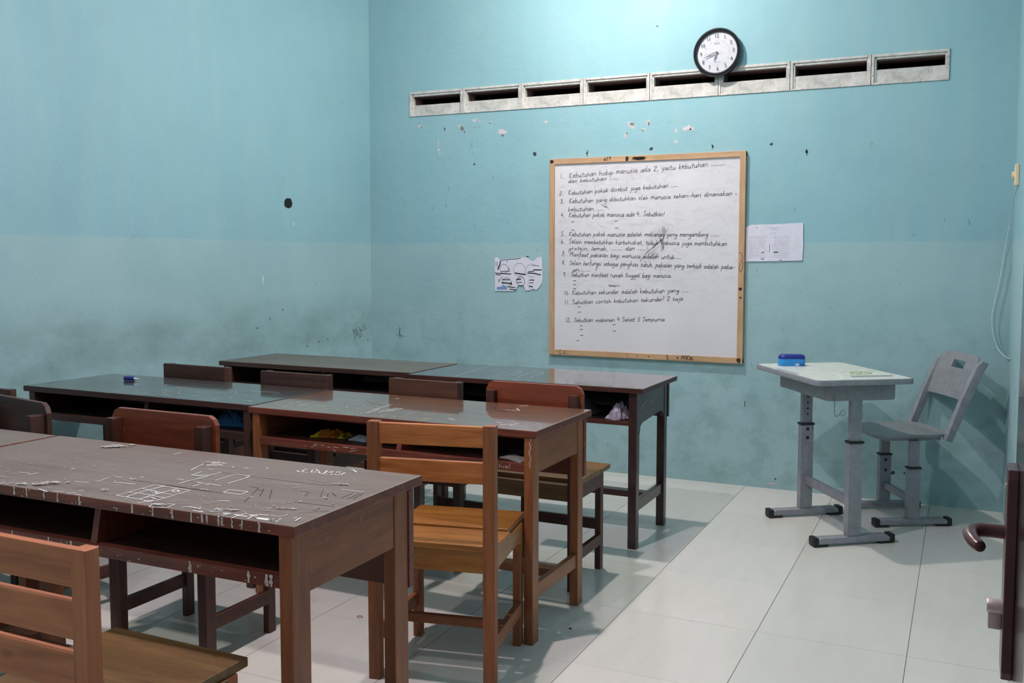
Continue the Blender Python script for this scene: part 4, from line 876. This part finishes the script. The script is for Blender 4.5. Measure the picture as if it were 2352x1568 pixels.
# pen groove strip along the user edge (the -y side)
bm = B(); box(bm, -.11, .11, -HW+.012, -HW+.030, zt-.003, zt+.0008, .001); obj('pen_groove', bm, M_grey, t)
bm = B(); prism(bm, [(-.24, -.15), (.24, -.15), (.26, -.13), (.26, .19), (-.26, .19), (-.26, -.13)], .672, zt-.0265, 'xy', .012); obj('storage_tray', bm, M_greypl, t, True)
for s in (-1, 1):
    x = .245*s+.0
    bm = B(); box(bm, x-.016, x+.016, -.022, .022, .45, zt-.026 if False else .755, .006) if False else prism(bm, [(x-.014, -.027), (x+.014, -.027), (x+.014, .027), (x-.014, .027)], .45, .756, 'xy', .004); lo_ = None
    lg = obj('leg', bm, M_grey, t, True)
    bm = B(); prism(bm, [(x-.019, -.033), (x+.019, -.033), (x+.019, .033), (x-.019, .033)], .04, .478, 'xy', .006); obj('leg_sleeve', bm, M_grey, lg, True)
    bm = B(); prism(bm, [(x-.023, -.037), (x+.023, -.037), (x+.023, .037), (x-.023, .037)], .474, .486, 'xy', .004); obj('black_collar', bm, M_black, lg, True)
    if s < 0:
        bm = B()
        for z in (.53, .56, .59, .62): lathe(bm, [(.005, 0), (.005, .0008)], 12, Matrix.Translation((x+.0142, 0, z)) @ Matrix.Rotation(math.pi/2, 4, 'Y'))
        for z in (.455, .41): lathe(bm, [(.009, 0), (.008, .003)], 12, Matrix.Translation((x+.019, 0, z)) @ Matrix.Rotation(math.pi/2, 4, 'Y'))
        obj('adjusting_hole', bm, M_black, lg)
    bm = B(); prism(bm, [(-.18, .012), (-.18, .03), (-.165, .04), (.165, .04), (.18, .03), (.18, .012)], x-.026, x+.026, 'yz', .004); ft = obj('foot_bar', bm, M_grey, t, True)
    for q in (-1, 1):
        bm = B(); ya, yb = sorted((q*.178, q*.205)); box(bm, x-.028, x+.028, ya, yb, .002, .043, .006); ya, yb = sorted((q*.13, q*.2)); box(bm, x-.026, x+.026, ya, yb, 0, .013, .004); obj('foot_cap', bm, M_black, ft, True)
bm = B(); box(bm, -.23, .23, -.011, .011, .17, .215, .004); obj('crossbar', bm, M_grey, t, True)
bm = B(); tube(bm, [(.262, -.115, .70), (.264, -.115, .62), (.264, -.11, .607), (.264, -.10, .604), (.264, -.09, .612), (.264, -.08, .63), (.264, -.068, .63), (.264, -.06, .618), (.264, -.066, .606), (.264, -.078, .606), (.264, -.084, .62)], .002, 8); obj('bag_hook', bm, M_grey, t, True)
# ------------------------------------------------------------------ matching plastic chair
CU = R_(208)     # +y_local = facing direction
t = thing('adjustable_chair', 'grey plastic height adjustable chair standing beside the white topped desk', 'chair', (-.285, 4.975, 0), R_(118.5))
M_seat = M_greypl
bm = B(); nx, ny = 12, 12; g = []
for i in range(nx+1):
    row = []
    for j in range(ny+1):
        u, v = -1+2*i/nx, -1+2*j/ny
        k = 1/(abs(u)**5+abs(v)**5+1e-9)**.2 if (abs(u)**5+abs(v)**5) > 1 else 1
        X_, Y_ = u*.195*k, v*.185*k; row.append((X_, Y_+.0, .462-.010*(1-u*u)*(1-v*v)-(.014*max(0, v)**3)))
    g.append(row)
vt = [[bm.verts.new(p) for p in r] for r in g]
for i in range(nx):
    for j in range(ny): bm.faces.new((vt[i][j], vt[i+1][j], vt[i+1][j+1], vt[i][j+1]))
r = bmesh.ops.extrude_face_region(bm, geom=list(bm.faces)); bmesh.ops.translate(bm, vec=(0, 0, -.014), verts=[q for q in r['geom'] if isinstance(q, bmesh.types.BMVert)])
obj('seat', bm, M_seat, t, True)
bm = B(); prism(bm, [(-.16, -.14), (.16, -.14), (.16, .14), (-.16, .14)], .425, .447, 'xy', .008); obj('seat_frame', bm, M_grey, t, True)
# backrest: curved shell with hand slot, carried by two slanting arms
def bp(u, z):   # u across, z height -> point of the shell front
    k = (z-.58)/.26; y = -.235-.085*k-.035*max(0, k-.75)**1.0+.018*(u/.19)**2; return Vector((u, y, z))
bm = B(); N, Mz = 20, 12; top_, bot_ = .845, .625; gv = {}
for i in range(N+1):
    for j in range(Mz+1):
        u = -.195+.39*i/N; z = bot_+(top_-bot_)*j/Mz; lim = .195
        if z > top_-.05: lim = .195-.05+math.sqrt(max(0, .05**2-(z-top_+.05)**2))
        uu = max(-lim, min(lim, u)); gv[i, j] = bm.verts.new(bp(uu, z))
for i in range(N):
    for j in range(Mz):
        uc, zc = -.195+.39*(i+.5)/N, bot_+(top_-bot_)*(j+.5)/Mz
        if abs(uc) < .055 and .775 < zc < .808: continue
        try: bm.faces.new((gv[i, j], gv[i+1, j], gv[i+1, j+1], gv[i, j+1]))
        except Exception: pass
bmesh.ops.remove_doubles(bm, verts=bm.verts, dist=1e-4)
r = bmesh.ops.extrude_face_region(bm, geom=list(bm.faces)); bmesh.ops.translate(bm, vec=(0, -.016, -.004), verts=[q for q in r['geom'] if isinstance(q, bmesh.types.BMVert)])
obj('backrest', bm, M_seat, t, True)
for s in (-1, 1):
    bm = B(); x = s*.197; pts = [(-.172, .425), (-.135, .437), (-.215, .64), (-.285, .80), (-.315, .826), (-.345, .816), (-.318, .775), (-.262, .64)]
    prism(bm, pts, x-.016, x+.016, 'yz', .005); obj('back_arm', bm, M_grey, t, True)
    x = s*.165
    bm = B(); prism(bm, [(x-.013, -.024), (x+.013, -.024), (x+.013, .024), (x-.013, .024)], .27, .43, 'xy', .004); lg = obj('leg', bm, M_grey, t, True)
    bm = B(); prism(bm, [(x-.018, -.03), (x+.018, -.03), (x+.018, .03), (x-.018, .03)], .035, .292, 'xy', .005); obj('leg_sleeve', bm, M_grey, lg, True)
    bm = B(); prism(bm, [(x-.022, -.034), (x+.022, -.034), (x+.022, .034), (x-.022, .034)], .288, .299, 'xy', .004); obj('black_collar', bm, M_black, lg, True)
    bm = B()
    for z in (.265, .21): lathe(bm, [(.008, 0), (.007, .003)], 12, Matrix.Translation((x+.018*(-s), 0, z)) @ Matrix.Rotation(math.pi/2*(-s), 4, 'Y'))
    obj('adjusting_bolt', bm, M_black, lg)
    bm = B(); prism(bm, [(-.175, .012), (-.175, .028), (-.16, .038), (.16, .038), (.175, .028), (.175, .012)], x-.024, x+.024, 'yz', .004); ft = obj('foot_bar', bm, M_grey, t, True)
    for q in (-1, 1):
        bm = B(); ya, yb = sorted((q*.172, q*.198)); box(bm, x-.026, x+.026, ya, yb, .002, .041, .006); ya, yb = sorted((q*.125, q*.193)); box(bm, x-.024, x+.024, ya, yb, 0, .013, .004); obj('foot_cap', bm, M_black, ft, True)
bm = B(); box(bm, -.15, .15, -.01, .01, .11, .148, .004); obj('crossbar', bm, M_grey, t, True)

# ------------------------------------------------------------------ small things
def rbox(L, W_, H, r, M=None, seg=5):
    pl = []
    for k in range(4):
        sx, sy = ((1, 1), (-1, 1), (-1, -1), (1, -1))[k]
        for q in range(seg+1): a = R_(k*90+q*90/seg); pl.append((sx*(L/2-r)+r*math.cos(a), sy*(W_/2-r)+r*math.sin(a)))
    return pl
t = thing('pencil_case', 'blue pencil case with navy lid on the white topped desk', 'pencil case', (-.795, 4.735, .7822), R_(24))
pl = rbox(.135, .065, 0, .028); bm = B(); prism(bm, pl, 0, .036, 'xy', .003); obj('case_body', bm, plain('bright_blue', S(46, 140, 214), 0.45), t, True)
bm = B(); n_ = len(pl); rings = []
for z, k in ((.036, 1.0), (.046, .985), (.053, .93), (.057, .82)): rings.append([bm.verts.new((x*k, y*k, z)) for x, y in pl])
for A, C in zip(rings, rings[1:]):
    for k in range(n_): bm.faces.new((A[k], A[(k+1) % n_], C[(k+1) % n_], C[k]))
bm.faces.new(rings[0][::-1]); bm.faces.new(rings[-1]); obj('case_lid', bm, plain('navy_blue', S(28, 44, 132), 0.45), t, True)
bm = B(); box(bm, .012, .03, -.034, -.032, .004, .013); obj('case_label', bm, M_paper, t)
bm = B(); box(bm, .033, .054, -.034, -.032, .004, .013); obj('case_buckle', bm, plain('mid_blue', S(30, 92, 160), 0.45), t)
t = thing('booklet', 'thin white and green exercise booklet lying on the white topped desk', 'book', (-.425, 4.50, .7823), R_(35))
bm = B(); box(bm, -.105, .105, -.08, .08, 0, .006, .001); obj('pages', bm, M_paper, t)
bm = B(); box(bm, -.106, .106, -.081, .081, .0061, .0072); obj('cover', bm, plain('booklet_cover', S(206, 214, 200), 0.4), t)
bm = B(); SMz = lambda x, y: (x, y, .0075)
ribbon(bm, [(.05*math.cos(a/8*math.pi)-.01, .035*math.sin(a/8*math.pi)) for a in range(17)], .012, SMz); ribbon(bm, [(-.09, .05), (.09, .055)], .012, SMz); ribbon(bm, [(-.09, -.05), (-.03, -.02), (0, .02)], .008, SMz); ribbon(bm, [(-.01, 0), (.03, -.01)], .006, SMz)
obj('cover_print', bm, plain('olive_print', S(168, 182, 124), 0.5), t)
t = thing('correction_pen', 'small dark blue correction pen lying on the left wall desk', 'pen', (-3.56, 3.10, ZT+.011), R_(8))
bm = B(); lathe(bm, [(.008, -.03), (.0105, -.028), (.0105, .022), (.008, .026)], 16, Matrix.Rotation(math.pi/2, 4, 'Y')); obj('pen_body', bm, plain('navy_pen', S(34, 38, 110), 0.35), t, True)
bm = B(); lathe(bm, [(.006, .026), (.003, .04), (.0015, .052)], 12, Matrix.Rotation(math.pi/2, 4, 'Y')); obj('pen_tip', bm, M_paper, t, True)
# crumpled stuff in the shelves
def crumple(name, label, cat, x, y, z, rot, L, W_, H, mat, seed, pinch=.5, nx=16, ny=10):
    random.seed(seed); bm = B(); g = {}; h2 = {}
    for i in range(nx+1):
        for j in range(ny+1):
            u, v = -1+2*i/nx, -1+2*j/ny; prof = max(0, (1-abs(u)**2.5))*max(0, (1-abs(v)**2.2)); e = random.uniform(.6, 1.25)
            px, py = u*L/2+random.uniform(-.003, .003), v*W_/2*(1-pinch*.25*(1-abs(u)))+random.uniform(-.003, .003)
            g[i, j] = bm.verts.new((px, py, .003+H*prof*e+random.uniform(0, .003))); h2[i, j] = bm.verts.new((px, py, .0006+.0))
    for i in range(nx):
        for j in range(ny):
            bm.faces.new((g[i, j], g[i+1, j], g[i+1, j+1], g[i, j+1])); bm.faces.new((h2[i, j], h2[i, j+1], h2[i+1, j+1], h2[i+1, j]))
    for i in range(nx):
        bm.faces.new((g[i, 0], h2[i, 0], h2[i+1, 0], g[i+1, 0])); bm.faces.new((g[i, ny], g[i+1, ny], h2[i+1, ny], h2[i, ny]))
    for j in range(ny):
        bm.faces.new((g[0, j], g[0, j+1], h2[0, j+1], h2[0, j])); bm.faces.new((g[nx, j], h2[nx, j], h2[nx, j+1], g[nx, j+1]))
    return tag(obj(name, bm, mat, None, False, (x, y, z), rot), label, cat)
def wrap_mat():
    t = NT('yellow_wrapper'); v = t.coord(); sep = t.n.new('ShaderNodeSeparateXYZ'); t.link(v, sep.inputs[0])
    ax = t.math('ABSOLUTE', sep.outputs['X']); c = t.mix(t.step(t.math('ADD', ax, t.math('MULTIPLY', t.noise(v, 25, 3), .02)), .045, .06), S(206, 112, 40), S(240, 200, 44))
    c = t.mix(t.step(t.noise(v, 40, 4), .55, .62), c, S(120, 64, 24)); t.link(c, t.b.inputs['Base Color']); t.b.inputs['Roughness'].default_value = .3; return t.m
SH = .6235
crumple('snack_wrapper', 'yellow and orange snack wrapper in the shelf of the middle desk', 'wrapper', -2.235, 2.885, SH, R_(12), .15, .075, .022, wrap_mat(), 3)
crumple('crumpled_paper', 'crumpled white paper beside the yellow wrapper in the desk shelf', 'paper', -2.085, 2.87, SH, R_(-8), .09, .06, .014, M_paper, 5)
crumple('grey_pouch', 'dark grey pouch behind the crumpled white paper in the desk shelf', 'pouch', -2.03, 2.97, SH, R_(20), .12, .09, .045, plain('grey_cloth', S(92, 84, 88), 0.8), 6)
t_ = crumple('folded_paper', 'folded pinkish paper at the right end of the middle desk shelf', 'paper', -1.405, 2.815, SH, R_(-22), .11, .05, .012, plain('pinkish_paper', S(196, 178, 174), 0.8), 8, nx=6, ny=4)
crumple('black_pouch', 'black pouch lying behind the folded pinkish paper in the desk shelf', 'pouch', -1.42, 2.93, SH, R_(5), .13, .10, .035, plain('black_cloth', S(40, 34, 36), 0.6), 9)
crumple('patterned_cloth', 'white and purple crumpled cloth in the shelf of the back row desk', 'cloth', -1.44, 3.96, .5845, R_(60), .11, .08, .065, plain('purple_print', S(176, 162, 178), 0.8, var=.25), 10)
crumple('grey_bag', 'dark grey cloth bag in the shelf of the back row desk', 'bag', -1.70, 4.06, .5845, R_(-10), .24, .14, .075, plain('dark_grey_cloth', S(70, 70, 76), 0.9), 11)
crumple('blue_bag', 'blue bag in the shelf of the dark left desk', 'bag', -2.76, 2.93, SH, R_(8), .16, .12, .06, plain('blue_cloth', S(36, 92, 136), 0.7), 12)
# rubber band and crumbs on the floor
F1 = (-2.035, 2.70)
bm = B(); tube(bm, [(.011*math.cos(k/8*math.pi), .008*math.sin(k/8*math.pi), .0012) for k in range(16)], .0011, 6, True); tag(obj('rubber_band', bm, plain('red_rubber', S(140, 70, 70), 0.6), None, True, (-1.997, 2.725, 0)), 'tiny red rubber band lying on the floor tiles', 'rubber band')
for (x, y, s, lb) in ((-1.25, 2.945, .008, 'black crumb on the floor beside the middle desk leg'), (-1.72, 2.735, .005, 'tiny black crumb on the floor between the chair legs'), (-2.47, 2.87, .012, 'small dark leaf scrap on the floor under the middle desks')):
    bm = B(); bmesh.ops.create_icosphere(bm, subdivisions=2, radius=s*.6)
    for v in bm.verts: v.co = Vector((v.co.x*random.uniform(.7, 1.4), v.co.y*random.uniform(.7, 1.4), max(-s*.25, v.co.z*.5)+s*.26))
    tag(obj('floor_crumb', bm, M_black, None, False, (x, y, 0)), lb, 'debris', 'crumbs on the floor')
